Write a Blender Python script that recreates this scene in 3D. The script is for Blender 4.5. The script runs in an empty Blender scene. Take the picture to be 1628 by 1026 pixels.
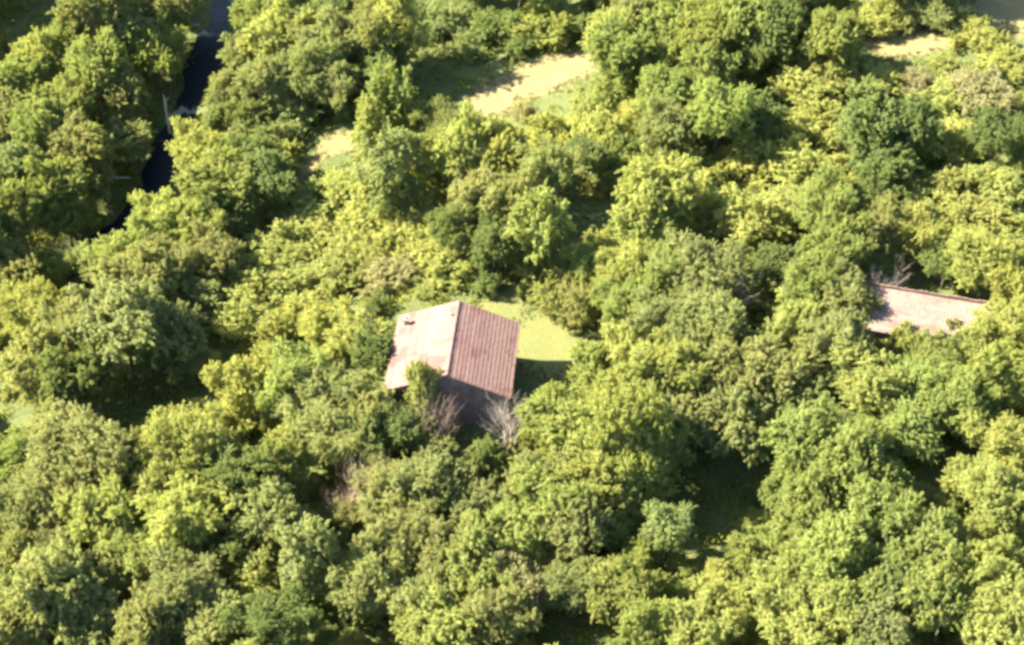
import bpy, math, random
import numpy as np
from mathutils import Vector, Matrix

CAM_D=150.0; CAM_DEP=math.radians(41.0); HFOV=math.radians(30.6)
SUN_EL=math.radians(39.0); SUN_AZ=math.atan2(-.985,.17)
GULLY=[(-26,130),(-28.5,85),(-29.6,61.7),(-29.8,49.3),(-31.8,35.8),(-33.6,23.3),(-38.2,15.4),(-42.4,9.4),(-50,4),(-64,-1),(-95,-6)]
HOUSE=(-4.45,-7.57)
SHED=(31.63,-4.40)
def seg_dist(px,py,pts):
    best=1e9
    for (ax,ay),(bx,by) in zip(pts[:-1],pts[1:]):
        dx,dy=bx-ax,by-ay
        t=max(0,min(1,((px-ax)*dx+(py-ay)*dy)/(dx*dx+dy*dy)))
        best=min(best,math.hypot(px-ax-t*dx,py-ay-t*dy))
    return best
def sstep(a,b,v):
    t=max(0.0,min(1.0,(v-a)/(b-a))); return t*t*(3-2*t)
def terr(x,y):
    r=math.hypot(x,y)
    k=1.0/(1.0+(r/260.0)**2)
    z=(0.12*x+0.05*y)*k
    z+=0.55*math.sin(x*0.11+1.3)*math.sin(y*0.09+.4)+0.25*math.sin(x*.27+y*.21)+.12*math.sin(x*.6-y*.5)
    z-=2.2*(1-sstep(2.0,8.0,math.hypot(x-15.8,y+19.0)))
    d=seg_dist(x,y,GULLY)
    z-=3.6*(1-sstep(2.2,9.0,d))
    dh=math.hypot((x-HOUSE[0]-3)/1.2,y-HOUSE[1]-3)
    w=1-sstep(7.0,15.0,dh)
    z=z*(1-w)+(-0.15)*w
    return z

scene = bpy.context.scene
COL = scene.collection

# ------------------------------------------------------------------ camera
cam_data = bpy.data.cameras.new('camera')
cam = bpy.data.objects.new('camera', cam_data)
COL.objects.link(cam)
cam.location = (0, -CAM_D * math.cos(CAM_DEP), CAM_D * math.sin(CAM_DEP))
cam.rotation_euler = (math.pi / 2 - CAM_DEP, 0, 0)
cam_data.sensor_fit = 'HORIZONTAL'
cam_data.angle = HFOV
cam_data.clip_start = 1.0
cam_data.clip_end = 3000.0
scene.camera = cam

# ------------------------------------------------------------------ sky, sun, exposure
world = bpy.data.worlds.new('World')
scene.world = world
world.use_nodes = True
wn = world.node_tree.nodes
wn.clear()
sky = wn.new('ShaderNodeTexSky')
sky.sky_type = 'NISHITA'
sky.sun_disc = False
sky.sun_elevation = SUN_EL
sky.sun_rotation = SUN_AZ % (2 * math.pi)
bg = wn.new('ShaderNodeBackground')
bg.inputs['Strength'].default_value = 0.065
wo = wn.new('ShaderNodeOutputWorld')
world.node_tree.links.new(sky.outputs[0], bg.inputs['Color'])
world.node_tree.links.new(bg.outputs[0], wo.inputs['Surface'])

sun_data = bpy.data.lights.new('sun', 'SUN')
sun_data.energy = 5.0
sun_data.angle = math.radians(0.6)
sun_data.color = (1.0, 0.90, 0.72)
sun = bpy.data.objects.new('sun', sun_data)
COL.objects.link(sun)
to_sun = Vector((math.sin(SUN_AZ) * math.cos(SUN_EL), math.cos(SUN_AZ) * math.cos(SUN_EL), math.sin(SUN_EL)))
sun.rotation_euler = to_sun.to_track_quat('Z', 'Y').to_euler()
sun.location = (-60, 40, 90)

vs = scene.view_settings
vs.view_transform = 'Standard'
vs.look = 'None'
vs.exposure = 3.2
vs.gamma = 1.0
vs.use_curve_mapping = False
scene.cycles.pixel_filter_type = 'BLACKMAN_HARRIS'
scene.cycles.filter_width = 3.1
scene.cycles.use_adaptive_sampling = True
scene.cycles.adaptive_threshold = 0.02
scene.cycles.max_bounces = 5
scene.cycles.diffuse_bounces = 2
scene.cycles.transmission_bounces = 3

# ------------------------------------------------------------------ helpers
rng = np.random.default_rng(7)
rnd = random.Random(5)

def tag(o, label=None, category=None, group=None, kind=None):
    if label: o['label'] = label
    if category: o['category'] = category
    if group: o['group'] = group
    if kind: o['kind'] = kind
    return o

def link(name, data, parent=None, loc=(0, 0, 0), rot=(0, 0, 0), scl=(1, 1, 1)):
    o = bpy.data.objects.new(name, data)
    COL.objects.link(o)
    o.location = loc
    o.rotation_euler = rot
    o.scale = scl
    if parent is not None:
        o.parent = parent
    return o

def mesh_np(name, verts, faces, material, smooth=False, attrs=None):
    """verts (n,3), faces (m,k) with constant k"""
    verts = np.asarray(verts, dtype=np.float32)
    faces = np.asarray(faces, dtype=np.int32)
    m = bpy.data.meshes.new(name)
    k = faces.shape[1]
    m.vertices.add(len(verts))
    m.vertices.foreach_set('co', verts.ravel())
    m.loops.add(faces.size)
    m.loops.foreach_set('vertex_index', faces.ravel())
    m.polygons.add(len(faces))
    m.polygons.foreach_set('loop_start', np.arange(0, faces.size, k, dtype=np.int32))
    if smooth:
        m.polygons.foreach_set('use_smooth', np.ones(len(faces), dtype=bool))
    for an, (dom, arr) in (attrs or {}).items():
        a = m.attributes.new(an, 'FLOAT', dom)
        a.data.foreach_set('value', np.asarray(arr, dtype=np.float32))
    m.update(calc_edges=True)
    m.materials.append(material)
    return m

class Geo:
    """collects polygons of any size into one mesh"""
    def __init__(self):
        self.v, self.f = [], []
    def add(self, verts, faces):
        n = len(self.v)
        self.v += [tuple(p) for p in verts]
        self.f += [tuple(i + n for i in f) for f in faces]
    def box(self, x0, x1, y0, y1, z0, z1):
        self.add([(x0, y0, z0), (x1, y0, z0), (x1, y1, z0), (x0, y1, z0), (x0, y0, z1), (x1, y0, z1), (x1, y1, z1), (x0, y1, z1)],
                 [(3, 2, 1, 0), (4, 5, 6, 7), (0, 1, 5, 4), (1, 2, 6, 5), (2, 3, 7, 6), (3, 0, 4, 7)])
    def tube(self, pts, rad, sides=6):
        pts = [Vector(p) for p in pts]
        n = len(pts)
        vs_, fs = [], []
        for i, p in enumerate(pts):
            t = (pts[min(i + 1, n - 1)] - pts[max(i - 1, 0)]).normalized()
            a = t.orthogonal().normalized()
            b = t.cross(a)
            for k in range(sides):
                w = 2 * math.pi * k / sides
                vs_.append(p + (a * math.cos(w) + b * math.sin(w)) * rad[i])
        for i in range(n - 1):
            for k in range(sides):
                k2 = (k + 1) % sides
                fs.append((i * sides + k, i * sides + k2, (i + 1) * sides + k2, (i + 1) * sides + k))
        fs.append(tuple(range((n - 1) * sides, n * sides)))
        fs.append(tuple(range(sides - 1, -1, -1)))
        self.add(vs_, fs)
    def mesh(self, name, material, smooth=False):
        m = bpy.data.meshes.new(name)
        m.from_pydata(self.v, [], self.f)
        m.update()
        if smooth:
            m.polygons.foreach_set('use_smooth', np.ones(len(m.polygons), dtype=bool))
        m.materials.append(material)
        return m

# ------------------------------------------------------------------ materials
def new_mat(name):
    m = bpy.data.materials.new(name)
    m.use_nodes = True
    nt = m.node_tree
    nt.nodes.clear()
    out = nt.nodes.new('ShaderNodeOutputMaterial')
    return m, nt, nt.nodes, nt.links, out

def ramp(nodes, stops):
    r = nodes.new('ShaderNodeValToRGB')
    e = r.color_ramp.elements
    e[0].position, e[0].color = stops[0][0], (*stops[0][1], 1)
    e[1].position, e[1].color = stops[-1][0], (*stops[-1][1], 1)
    for p, c in stops[1:-1]:
        k = e.new(p)
        k.color = (*c, 1)
    return r

def leaf_material(name, fixed=None):
    m, nt, N, L, out = new_mat(name)
    if fixed is None:
        src = N.new('ShaderNodeObjectInfo').outputs['Color']
    else:
        g = N.new('ShaderNodeNewGeometry')
        nz = N.new('ShaderNodeTexNoise')
        nz.inputs['Scale'].default_value = 0.12
        nz.inputs['Detail'].default_value = 3
        L.new(g.outputs['Position'], nz.inputs['Vector'])
        r = ramp(N, fixed)
        L.new(nz.outputs['Fac'], r.inputs['Fac'])
        src = r.outputs['Color']
    at = N.new('ShaderNodeAttribute')
    at.attribute_name = 'tint'
    hs = N.new('ShaderNodeHueSaturation')
    mh = N.new('ShaderNodeMapRange')
    mh.inputs['To Min'].default_value = 0.516
    mh.inputs['To Max'].default_value = 0.490
    mv = N.new('ShaderNodeMapRange')
    mv.inputs['To Min'].default_value = 0.78
    mv.inputs['To Max'].default_value = 1.22
    L.new(at.outputs['Fac'], mh.inputs['Value'])
    L.new(at.outputs['Fac'], mv.inputs['Value'])
    L.new(mh.outputs[0], hs.inputs['Hue'])
    L.new(mv.outputs[0], hs.inputs['Value'])
    L.new(src, hs.inputs['Color'])
    pb = N.new('ShaderNodeBsdfPrincipled')
    pb.inputs['Roughness'].default_value = 0.6
    pb.inputs['Specular IOR Level'].default_value = 0.15
    L.new(hs.outputs['Color'], pb.inputs['Base Color'])
    tr = N.new('ShaderNodeBsdfTranslucent')
    mul = N.new('ShaderNodeMix')
    mul.data_type = 'RGBA'
    mul.blend_type = 'MULTIPLY'
    mul.inputs['Factor'].default_value = 1.0
    mul.inputs['B'].default_value = (1.25, 1.2, 0.55, 1)
    L.new(hs.outputs['Color'], mul.inputs['A'])
    L.new(mul.outputs['Result'], tr.inputs['Color'])
    mx = N.new('ShaderNodeMixShader')
    mx.inputs['Fac'].default_value = 0.55
    L.new(pb.outputs[0], mx.inputs[1])
    L.new(tr.outputs[0], mx.inputs[2])
    L.new(mx.outputs[0], out.inputs['Surface'])
    return m

def simple_noise_mat(name, stops, scale, rough=0.9, bump=0.0, detail=5, bump_scale=None, world_space=False):
    m, nt, N, L, out = new_mat(name)
    pb = N.new('ShaderNodeBsdfPrincipled')
    pb.inputs['Roughness'].default_value = rough
    pb.inputs['Specular IOR Level'].default_value = 0.25
    tc = N.new('ShaderNodeTexCoord')
    src = N.new('ShaderNodeNewGeometry').outputs['Position'] if world_space else tc.outputs['Object']
    nz = N.new('ShaderNodeTexNoise')
    nz.inputs['Scale'].default_value = scale
    nz.inputs['Detail'].default_value = detail
    nz.inputs['Roughness'].default_value = 0.62
    L.new(src, nz.inputs['Vector'])
    r = ramp(N, stops)
    L.new(nz.outputs['Fac'], r.inputs['Fac'])
    L.new(r.outputs['Color'], pb.inputs['Base Color'])
    if bump:
        n2 = N.new('ShaderNodeTexNoise')
        n2.inputs['Scale'].default_value = bump_scale or scale * 4
        n2.inputs['Detail'].default_value = 6
        L.new(src, n2.inputs['Vector'])
        b = N.new('ShaderNodeBump')
        b.inputs['Strength'].default_value = bump
        b.inputs['Distance'].default_value = 0.05
        L.new(n2.outputs['Fac'], b.inputs['Height'])
        L.new(b.outputs[0], pb.inputs['Normal'])
    L.new(pb.outputs[0], out.inputs['Surface'])
    return m

MAT_LEAF = leaf_material('leaf')
MAT_UNDER = leaf_material('undergrowth_leaf', [(0.3, (0.11, 0.135, 0.03)), (0.5, (0.17, 0.19, 0.036)), (0.7, (0.23, 0.235, 0.042))])
MAT_DRYGRASS = leaf_material('dry_grass_blade', [(0.35, (0.12, 0.11, 0.045)), (0.65, (0.15, 0.13, 0.06))])
MAT_LAWNGRASS = leaf_material('lawn_grass_blade', [(0.35, (0.11, 0.12, 0.026)), (0.65, (0.13, 0.13, 0.03))])
MAT_BARK = simple_noise_mat('bark', [(0.3, (0.07, 0.055, 0.04)), (0.7, (0.17, 0.14, 0.11))], 6, bump=0.5)
MAT_DEADWOOD = simple_noise_mat('dead_wood', [(0.3, (0.22, 0.17, 0.13)), (0.7, (0.40, 0.33, 0.27))], 5, bump=0.4)
MAT_PINKTWIG = simple_noise_mat('pink_brown_twig', [(0.3, (0.20, 0.14, 0.105)), (0.7, (0.34, 0.25, 0.20))], 5, bump=0.3)
MAT_GREYTWIG = simple_noise_mat('grey_twig', [(0.3, (0.26, 0.225, 0.19)), (0.7, (0.40, 0.35, 0.30))], 5, bump=0.3)
MAT_PLASTER = simple_noise_mat('old_plaster', [(0.3, (0.07, 0.052, 0.047)), (0.55, (0.11, 0.085, 0.078)), (0.75, (0.15, 0.12, 0.108))], 1.3, bump=0.6, bump_scale=9)
MAT_STONE = simple_noise_mat('rubble_stone', [(0.3, (0.12, 0.085, 0.065)), (0.7, (0.26, 0.20, 0.16))], 2.5, bump=0.8, bump_scale=7)
MAT_TIMBER = simple_noise_mat('weathered_timber', [(0.3, (0.09, 0.06, 0.05)), (0.7, (0.18, 0.12, 0.10))], 4, bump=0.3)
MAT_CONCRETE = simple_noise_mat('grey_mortar', [(0.3, (0.16, 0.13, 0.12)), (0.7, (0.28, 0.24, 0.22))], 6, bump=0.3)

def tile_material(name, low, mid, high, dark):
    m, nt, N, L, out = new_mat(name)
    pb = N.new('ShaderNodeBsdfPrincipled')
    pb.inputs['Roughness'].default_value = 0.8
    pb.inputs['Specular IOR Level'].default_value = 0.25
    g = N.new('ShaderNodeNewGeometry')
    n1 = N.new('ShaderNodeTexNoise')
    n1.inputs['Scale'].default_value = 2.4
    n1.inputs['Detail'].default_value = 6
    n1.inputs['Roughness'].default_value = 0.7
    L.new(g.outputs['Position'], n1.inputs['Vector'])
    r = ramp(N, [(0.3, low), (0.5, mid), (0.7, high)])
    L.new(n1.outputs['Fac'], r.inputs['Fac'])
    n2 = N.new('ShaderNodeTexNoise')
    n2.inputs['Scale'].default_value = 0.55
    n2.inputs['Detail'].default_value = 4
    n2.inputs['Distortion'].default_value = 0.6
    L.new(g.outputs['Position'], n2.inputs['Vector'])
    r2 = ramp(N, [(0.52, (0, 0, 0)), (0.64, (0.6, 0.6, 0.6))])
    L.new(n2.outputs['Fac'], r2.inputs['Fac'])
    mx = N.new('ShaderNodeMix')
    mx.data_type = 'RGBA'
    L.new(r2.outputs['Color'], mx.inputs['Factor'])
    L.new(r.outputs['Color'], mx.inputs['A'])
    mx.inputs['B'].default_value = (*dark, 1)
    oi = N.new('ShaderNodeObjectInfo')
    mr = N.new('ShaderNodeMapRange')
    mr.inputs['To Min'].default_value = 0.86
    mr.inputs['To Max'].default_value = 1.12
    L.new(oi.outputs['Random'], mr.inputs['Value'])
    hs = N.new('ShaderNodeHueSaturation')
    L.new(mx.outputs['Result'], hs.inputs['Color'])
    L.new(mr.outputs[0], hs.inputs['Value'])
    L.new(hs.outputs['Color'], pb.inputs['Base Color'])
    L.new(pb.outputs[0], out.inputs['Surface'])
    return m

MAT_TILE = tile_material('clay_tile', (0.106, 0.062, 0.052), (0.122, 0.074, 0.063), (0.136, 0.089, 0.077), (0.08, 0.029, 0.024))
MAT_TILE_SHED = tile_material('faded_clay_tile', (0.105, 0.074, 0.06), (0.135, 0.096, 0.079), (0.16, 0.118, 0.098), (0.08, 0.055, 0.04))

# ground: three soils mixed by painted-on weights (grassy woodland floor, hay stubble, lawn)
m, nt, N, L, out = new_mat('hillside_ground')
g = N.new('ShaderNodeNewGeometry')
pb = N.new('ShaderNodeBsdfPrincipled')
pb.inputs['Roughness'].default_value = 0.95
pb.inputs['Specular IOR Level'].default_value = 0.15
nz = N.new('ShaderNodeTexNoise'); nz.inputs['Scale'].default_value = 0.35; nz.inputs['Detail'].default_value = 8; nz.inputs['Roughness'].default_value = 0.65
nf = N.new('ShaderNodeTexNoise'); nf.inputs['Scale'].default_value = 3.5; nf.inputs['Detail'].default_value = 6; nf.inputs['Roughness'].default_value = 0.7
L.new(g.outputs['Position'], nz.inputs['Vector']); L.new(g.outputs['Position'], nf.inputs['Vector'])
rw = ramp(N, [(0.3, (0.035, 0.046, 0.017)), (0.5, (0.06, 0.074, 0.025)), (0.7, (0.095, 0.10, 0.035))])
rd = ramp(N, [(0.3, (0.095, 0.090, 0.036)), (0.5, (0.122, 0.106, 0.048)), (0.72, (0.140, 0.118, 0.058))])
rl = ramp(N, [(0.3, (0.072, 0.082, 0.028)), (0.5, (0.092, 0.098, 0.034)), (0.7, (0.116, 0.112, 0.042))])
avg = N.new('ShaderNodeMix'); avg.inputs['Factor'].default_value = 0.45
L.new(nz.outputs['Fac'], avg.inputs['A']); L.new(nf.outputs['Fac'], avg.inputs['B'])
for r in (rw, rd, rl):
    L.new(avg.outputs['Result'], r.inputs['Fac'])
def masked(a_col, b_col, attr):
    at = N.new('ShaderNodeAttribute'); at.attribute_name = attr
    ad = N.new('ShaderNodeMath'); ad.operation = 'ADD'
    sc = N.new('ShaderNodeMath'); sc.operation = 'MULTIPLY_ADD'
    sc.inputs[1].default_value = 1.0; sc.inputs[2].default_value = -0.5
    L.new(nf.outputs['Fac'], sc.inputs[0])
    L.new(at.outputs['Fac'], ad.inputs[0]); L.new(sc.outputs[0], ad.inputs[1])
    mr = N.new('ShaderNodeMapRange'); mr.interpolation_type = 'SMOOTHSTEP'
    mr.inputs['From Min'].default_value = 0.35; mr.inputs['From Max'].default_value = 0.65
    L.new(ad.outputs[0], mr.inputs['Value'])
    mx = N.new('ShaderNodeMix'); mx.data_type = 'RGBA'
    L.new(mr.outputs[0], mx.inputs['Factor']); L.new(a_col, mx.inputs['A']); L.new(b_col, mx.inputs['B'])
    return mx.outputs['Result']
c1 = masked(rw.outputs['Color'], rl.outputs['Color'], 'lawn')
c2 = masked(c1, rd.outputs['Color'], 'dry')
L.new(c2, pb.inputs['Base Color'])
bp = N.new('ShaderNodeBump'); bp.inputs['Strength'].default_value = 0.7; bp.inputs['Distance'].default_value = 0.12
L.new(nf.outputs['Fac'], bp.inputs['Height']); L.new(bp.outputs[0], pb.inputs['Normal'])
L.new(pb.outputs[0], out.inputs['Surface'])
MAT_GROUND = m

m, nt, N, L, out = new_mat('shade_dark_water')
pb = N.new('ShaderNodeBsdfPrincipled')
pb.inputs['Base Color'].default_value = (0.005, 0.008, 0.011, 1)  # near-black colour carries the shade of the gully
pb.inputs['Roughness'].default_value = 0.4
pb.inputs['Specular IOR Level'].default_value = 0.05
nz = N.new('ShaderNodeTexNoise'); nz.inputs['Scale'].default_value = 2.0; nz.inputs['Detail'].default_value = 4
g = N.new('ShaderNodeNewGeometry'); L.new(g.outputs['Position'], nz.inputs['Vector'])
bp = N.new('ShaderNodeBump'); bp.inputs['Strength'].default_value = 0.25; bp.inputs['Distance'].default_value = 0.1
L.new(nz.outputs['Fac'], bp.inputs['Height']); L.new(bp.outputs[0], pb.inputs['Normal'])
L.new(pb.outputs[0], out.inputs['Surface'])
MAT_SHADE_WATER = m

# ------------------------------------------------------------------ the ground
DRY = [(3.3, 32.6, 6.4, 2.7, 0.45), (-1.7, 29.8, 2.2, 2.5, 0.2), (-15.6, 25.3, 2.2, 1.4, 0.3), (-18.8, 22.1, 2.2, 0.8, 0.7), (35.9, 32.4, 3.6, 2.2, 0.1), (46.1, 36.0, 5, 4.2, 0), (21.8, 26.7, 1.5, 1.2, 0), (40.4, 32.5, 2.0, 1.2, 0.3)]
LAWN = [(3.0, -2.2, 3.6, 3.9, 0.0), (-0.9, 2.2, 1.9, 2.6, -0.4), (-1.0, -1.2, 2.4, 2.2, 0.0)]

def patch(x, y, lst):
    best = 0.0
    for cx, cy, rx, ry, a in lst:
        dx, dy = x - cx, y - cy
        u = (dx * math.cos(a) + dy * math.sin(a)) / rx
        v = (-dx * math.sin(a) + dy * math.cos(a)) / ry
        best = max(best, 1.5 - math.hypot(u, v))
    return max(0.0, min(1.0, best))

def axis(lo, hi, step, far):
    a = list(np.arange(lo, hi + 1e-6, step))
    d, left, right = step, [], []
    x0, x1 = lo, hi
    while x1 < far:
        d *= 1.25
        x1 += d; x0 -= d
        left.append(x0); right.append(x1)
    return np.array(left[::-1] + a + right)

gx, gy = axis(-75, 75, 0.8, 900), axis(-55, 85, 0.8, 900)
gv, gd, gl = [], [], []
for y in gy:
    for x in gx:
        gv.append((x, y, terr(x, y)))
        gd.append(patch(x, y, DRY)); gl.append(patch(x, y, LAWN))
nx = len(gx)
ii = np.arange(len(gy) - 1)[:, None] * nx + np.arange(nx - 1)[None, :]
ii = ii.ravel()
ground = link('ground', mesh_np('ground', gv, np.stack([ii, ii + 1, ii + nx + 1, ii + nx], 1), MAT_GROUND, True,
                                {'dry': ('POINT', gd), 'lawn': ('POINT', gl)}))
tag(ground, 'wooded hillside ground with grass and leaf litter', kind='structure')

# near-black strip standing in for the gully's shade, laid as a stream
geo = Geo()
pts = []
for (ax, ay), (bx, by) in zip(GULLY[:-1], GULLY[1:]):
    n = max(2, int(math.hypot(bx - ax, by - ay) / 1.5))
    for k in range(n):
        pts.append((ax + (bx - ax) * k / n, ay + (by - ay) * k / n))
sm = [tuple(np.mean(pts[max(0, i - 3):i + 4], axis=0)) for i in range(len(pts))]
vv = []
for i, (x, y) in enumerate(sm):
    a, b = sm[max(0, i - 1)], sm[min(len(sm) - 1, i + 1)]
    dx, dy = b[0] - a[0], b[1] - a[1]
    l = math.hypot(dx, dy)
    w = 1.45 + 0.45 * math.sin(i * 0.7) + 0.3 * math.sin(i * 1.9)
    zc = terr(x, y) + 0.25
    vv += [(x - dy / l * w, y + dx / l * w, zc), (x + dy / l * w, y - dx / l * w, zc)]
geo.add(vv, [(2 * i, 2 * i + 1, 2 * i + 3, 2 * i + 2) for i in range(len(sm) - 1)])
tag(link('stream', geo.mesh('stream', MAT_SHADE_WATER)), 'narrow stream strip in the gully, coloured near-black to stand for its shade', kind='structure')

# ------------------------------------------------------------------ roofs and houses
def course_mesh(name, length, step, mat, seed, depth=1.0):
    """one row of barrel tiles; local x = down the slope, y = along the eave, z = out of the roof"""
    r = random.Random(seed)
    per, sub = 0.23, 6
    nb = int(round(length / per))
    ys = [(-length / 2 + length * k / (nb * sub)) for k in range(nb * sub + 1)]
    rows = [[], [], []]
    lift = [r.uniform(-0.008, 0.01) for _ in range(nb + 1)]
    slip = [r.uniform(-0.012, 0.02) for _ in range(nb + 1)]
    for k, y in enumerate(ys):
        b = min(nb - 1, k // sub)
        wave = 0.028 * depth * abs(math.sin(math.pi * k / sub))
        rows[0].append((-0.02, y, 0.012 + wave))
        rows[1].append((step + 0.03 + slip[b], y, (0.040 + lift[b]) * depth + wave))
        rows[2].append((step + 0.028 + slip[b], y, 0.004 + lift[b] * .3))
    n = len(ys)
    v = rows[0] + rows[1] + rows[2]
    f = []
    for k in range(n - 1):
        f.append((k, n + k, n + k + 1, k + 1))
        f.append((n + k, 2 * n + k, 2 * n + k + 1, n + k + 1))
    gg = Geo(); gg.add(v, f)
    return gg.mesh(name, mat)

def slope_matrix(origin, down, along):
    x = Vector(down).normalized()
    y = Vector(along).normalized()
    z = x.cross(y)
    mt = Matrix((x, y, z)).transposed().to_4x4()
    mt.translation = Vector(origin)
    return mt

def lay_courses(roof, origin, down, along, length, slope_len, n, mat, seed, depth=1.0):
    step = slope_len / n
    meshes = [course_mesh('tile_course', length, step, mat, seed + k, depth) for k in range(4)]
    d = Vector(down).normalized()
    for k in range(n):
        o = link('tile_course', meshes[k % 4], roof)
        mt = slope_matrix(Vector(origin) + d * (k * step), down, along)
        o.matrix_local = mt

# farmhouse: ridge runs away from the camera
W2, L2, ZE, ZR = 4.72, 4.25, 3.2, 5.1
house = link('farmhouse', None, None, (HOUSE[0], HOUSE[1], 0.0), (0, 0, math.radians(-5.0)))
tag(house, 'small stone farmhouse with pink tiled gable roof beside the sunlit lawn', 'house')
geo = Geo()
wx, wy = W2 - 0.4, L2 - 0.28
pitch = math.atan2(ZR - ZE, W2)
zw = ZE + 0.4 * math.tan(pitch) - 0.16
prof = [(-wx, -1.2), (wx, -1.2), (wx, zw), (0, ZR - 0.16), (-wx, zw)]
v = [(x, -wy, z) for x, z in prof] + [(x, wy, z) for x, z in prof]
geo.add(v, [(0, 1, 2, 3, 4), (9, 8, 7, 6, 5)] + [(i, i + 5, (i + 1) % 5 + 5, (i + 1) % 5) for i in range(5)])
link('wall', geo.mesh('wall', MAT_PLASTER), house)
geo = Geo()
t = 0.12
prof = [(-W2, ZE), (0, ZR), (W2, ZE), (W2, ZE - t), (0, ZR - t), (-W2, ZE - t)]
v = [(x, -L2, z) for x, z in prof] + [(x, L2, z) for x, z in prof]
geo.add(v, [(0, 1, 4, 5), (1, 2, 3, 4), (11, 10, 7, 6), (10, 9, 8, 7)] + [(i + 6, (i + 1) % 6 + 6, (i + 1) % 6, i) for i in range(6)])
roof = link('roof', geo.mesh('roof', MAT_TIMBER), house)
SL = math.hypot(W2, ZR - ZE)
for s in (-1, 1):
    lay_courses(roof, (0, 0, ZR), (s * W2, 0, ZE - ZR), (0, s, 0), 2 * L2 - 0.02, SL, 16, MAT_TILE, 10 * s + 30)
# ridge tiles
geo = Geo()
k = 0
y = -L2
while y < L2 - 0.2:
    rr = 0.13 + rnd.uniform(-.008, .008)
    pv = []
    for yy, rs in ((y - .02, rr * .93), (min(y + 0.42, L2 + .02), rr)):
        for a in range(7):
            w = math.pi * a / 6
            pv.append((math.cos(w) * rs * 1.15, yy, ZR + 0.02 + math.sin(w) * rs * .8))
    geo.add(pv, [(a, a + 1, a + 8, a + 7) for a in range(6)] + [tuple(range(6, -1, -1)), tuple(range(7, 14))])
    y += 0.40
link('ridge_cap', geo.mesh('ridge_cap', MAT_TILE), roof)
# bargeboards along the four verges
for sy in (-1, 1):
    for sx in (-1, 1):
        geo = Geo()
        y0, y1 = (sy * (L2 + 0.003), sy * (L2 + 0.04))
        pv = []
        for yy in (y0, y1):
            pv += [(sx * W2, yy, ZE - 0.17), (sx * W2, yy, ZE + 0.015), (sx * .002, yy, ZR + 0.015), (sx * .002, yy, ZR - 0.17)]
        geo.add(pv, [(0, 1, 2, 3), (7, 6, 5, 4), (0, 4, 5, 1), (1, 5, 6, 2), (2, 6, 7, 3), (3, 7, 4, 0)])
        link('bargeboard', geo.mesh('bargeboard', MAT_TIMBER), house)
# chimney low on the left slope, vent pipe by the ridge
def on_left(u, y):            # u = distance from the ridge in plan
    return (-u, y, ZR - u * (ZR - ZE) / W2)
cx, cy, cz = on_left(3.95, 2.95)
geo = Geo()
geo.box(cx - .16, cx + .16, cy - .16, cy + .16, cz - .3, cz + .55)
geo.box(cx - .22, cx + .22, cy - .22, cy + .22, cz + .553, cz + .63)
ch = link('chimney', geo.mesh('chimney', MAT_CONCRETE), house)
geo = Geo()
geo.tube([(cx, cy, cz + .6), (cx, cy, cz + .85)], [.09, .08], 8)
link('chimney_pot', geo.mesh('chimney_pot', MAT_TIMBER), ch)
px_, py_, pz_ = on_left(0.42, 2.6)
geo = Geo()
geo.tube([(px_, py_, pz_ - .1), (px_, py_, pz_ + .32)], [.07, .07], 8)
geo.tube([(px_, py_, pz_ + .30), (px_, py_, pz_ + .36), (px_, py_, pz_ + .44)], [.13, .13, .03], 8)
link('vent_pipe', geo.mesh('vent_pipe', MAT_CONCRETE), house)

# shed with a single pitch falling towards the camera
shed_rot = math.radians(-15.0)
szt = terr(*SHED) + 2.7
shed = link('shed', None, None, (SHED[0], SHED[1], 0), (0, 0, shed_rot))
tag(shed, 'half-hidden old shed with pale pinkish tiled roof sunk in bushes', 'shed')
SW, SD, SP = 5.2, 4.2, math.radians(11)
zf = szt - SD * math.tan(SP)
geo = Geo()
v = [(-SW + .25, -SD + .3, -1.0), (SW - .25, -SD + .3, -1.0), (SW - .25, -.05, -1.0), (-SW + .25, -.05, -1.0),
     (-SW + .25, -SD + .3, zf - .1), (SW - .25, -SD + .3, zf - .1), (SW - .25, -.05, szt - .14), (-SW + .25, -.05, szt - .14)]
geo.add(v, [(3, 2, 1, 0), (4, 5, 6, 7), (0, 1, 5, 4), (1, 2, 6, 5), (2, 3, 7, 6), (3, 0, 4, 7)])
link('wall', geo.mesh('wall', MAT_STONE), shed)
geo = Geo()
v = [(-SW, 0, szt), (SW, 0, szt), (SW, -SD, zf), (-SW, -SD, zf)]
v = v + [(x, y, z - .12) for x, y, z in v]
geo.add(v, [(3, 2, 1, 0), (4, 5, 6, 7), (0, 1, 5, 4), (1, 2, 6, 5), (2, 3, 7, 6), (3, 0, 4, 7)])
sroof = link('roof', geo.mesh('roof', MAT_TIMBER), shed)
lay_courses(sroof, (0, 0, szt), (0, -SD, zf - szt), (1, 0, 0), 2 * SW - .02, SD / math.cos(SP), 13, MAT_TILE_SHED, 70, 0.6)
geo = Geo()
xs = np.linspace(-SW - .05, SW + .05, 15)
for a, b in zip(xs[:-1], xs[1:]):
    h = .30 + rnd.uniform(-.05, .04)
    geo.box(a, b - .006, .004, .10, szt - 1.0, szt + h)
link('shade_line_board', geo.mesh('shade_line_board', MAT_TIMBER), shed)  # upright board added so its dark face draws the shaded line above the tiles

# ------------------------------------------------------------------ foliage
def unit(a):
    return a / np.maximum(np.linalg.norm(a, axis=1, keepdims=True), 1e-9)

def rand_dirs(r, n):
    return unit(r.normal(size=(n, 3)))

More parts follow.
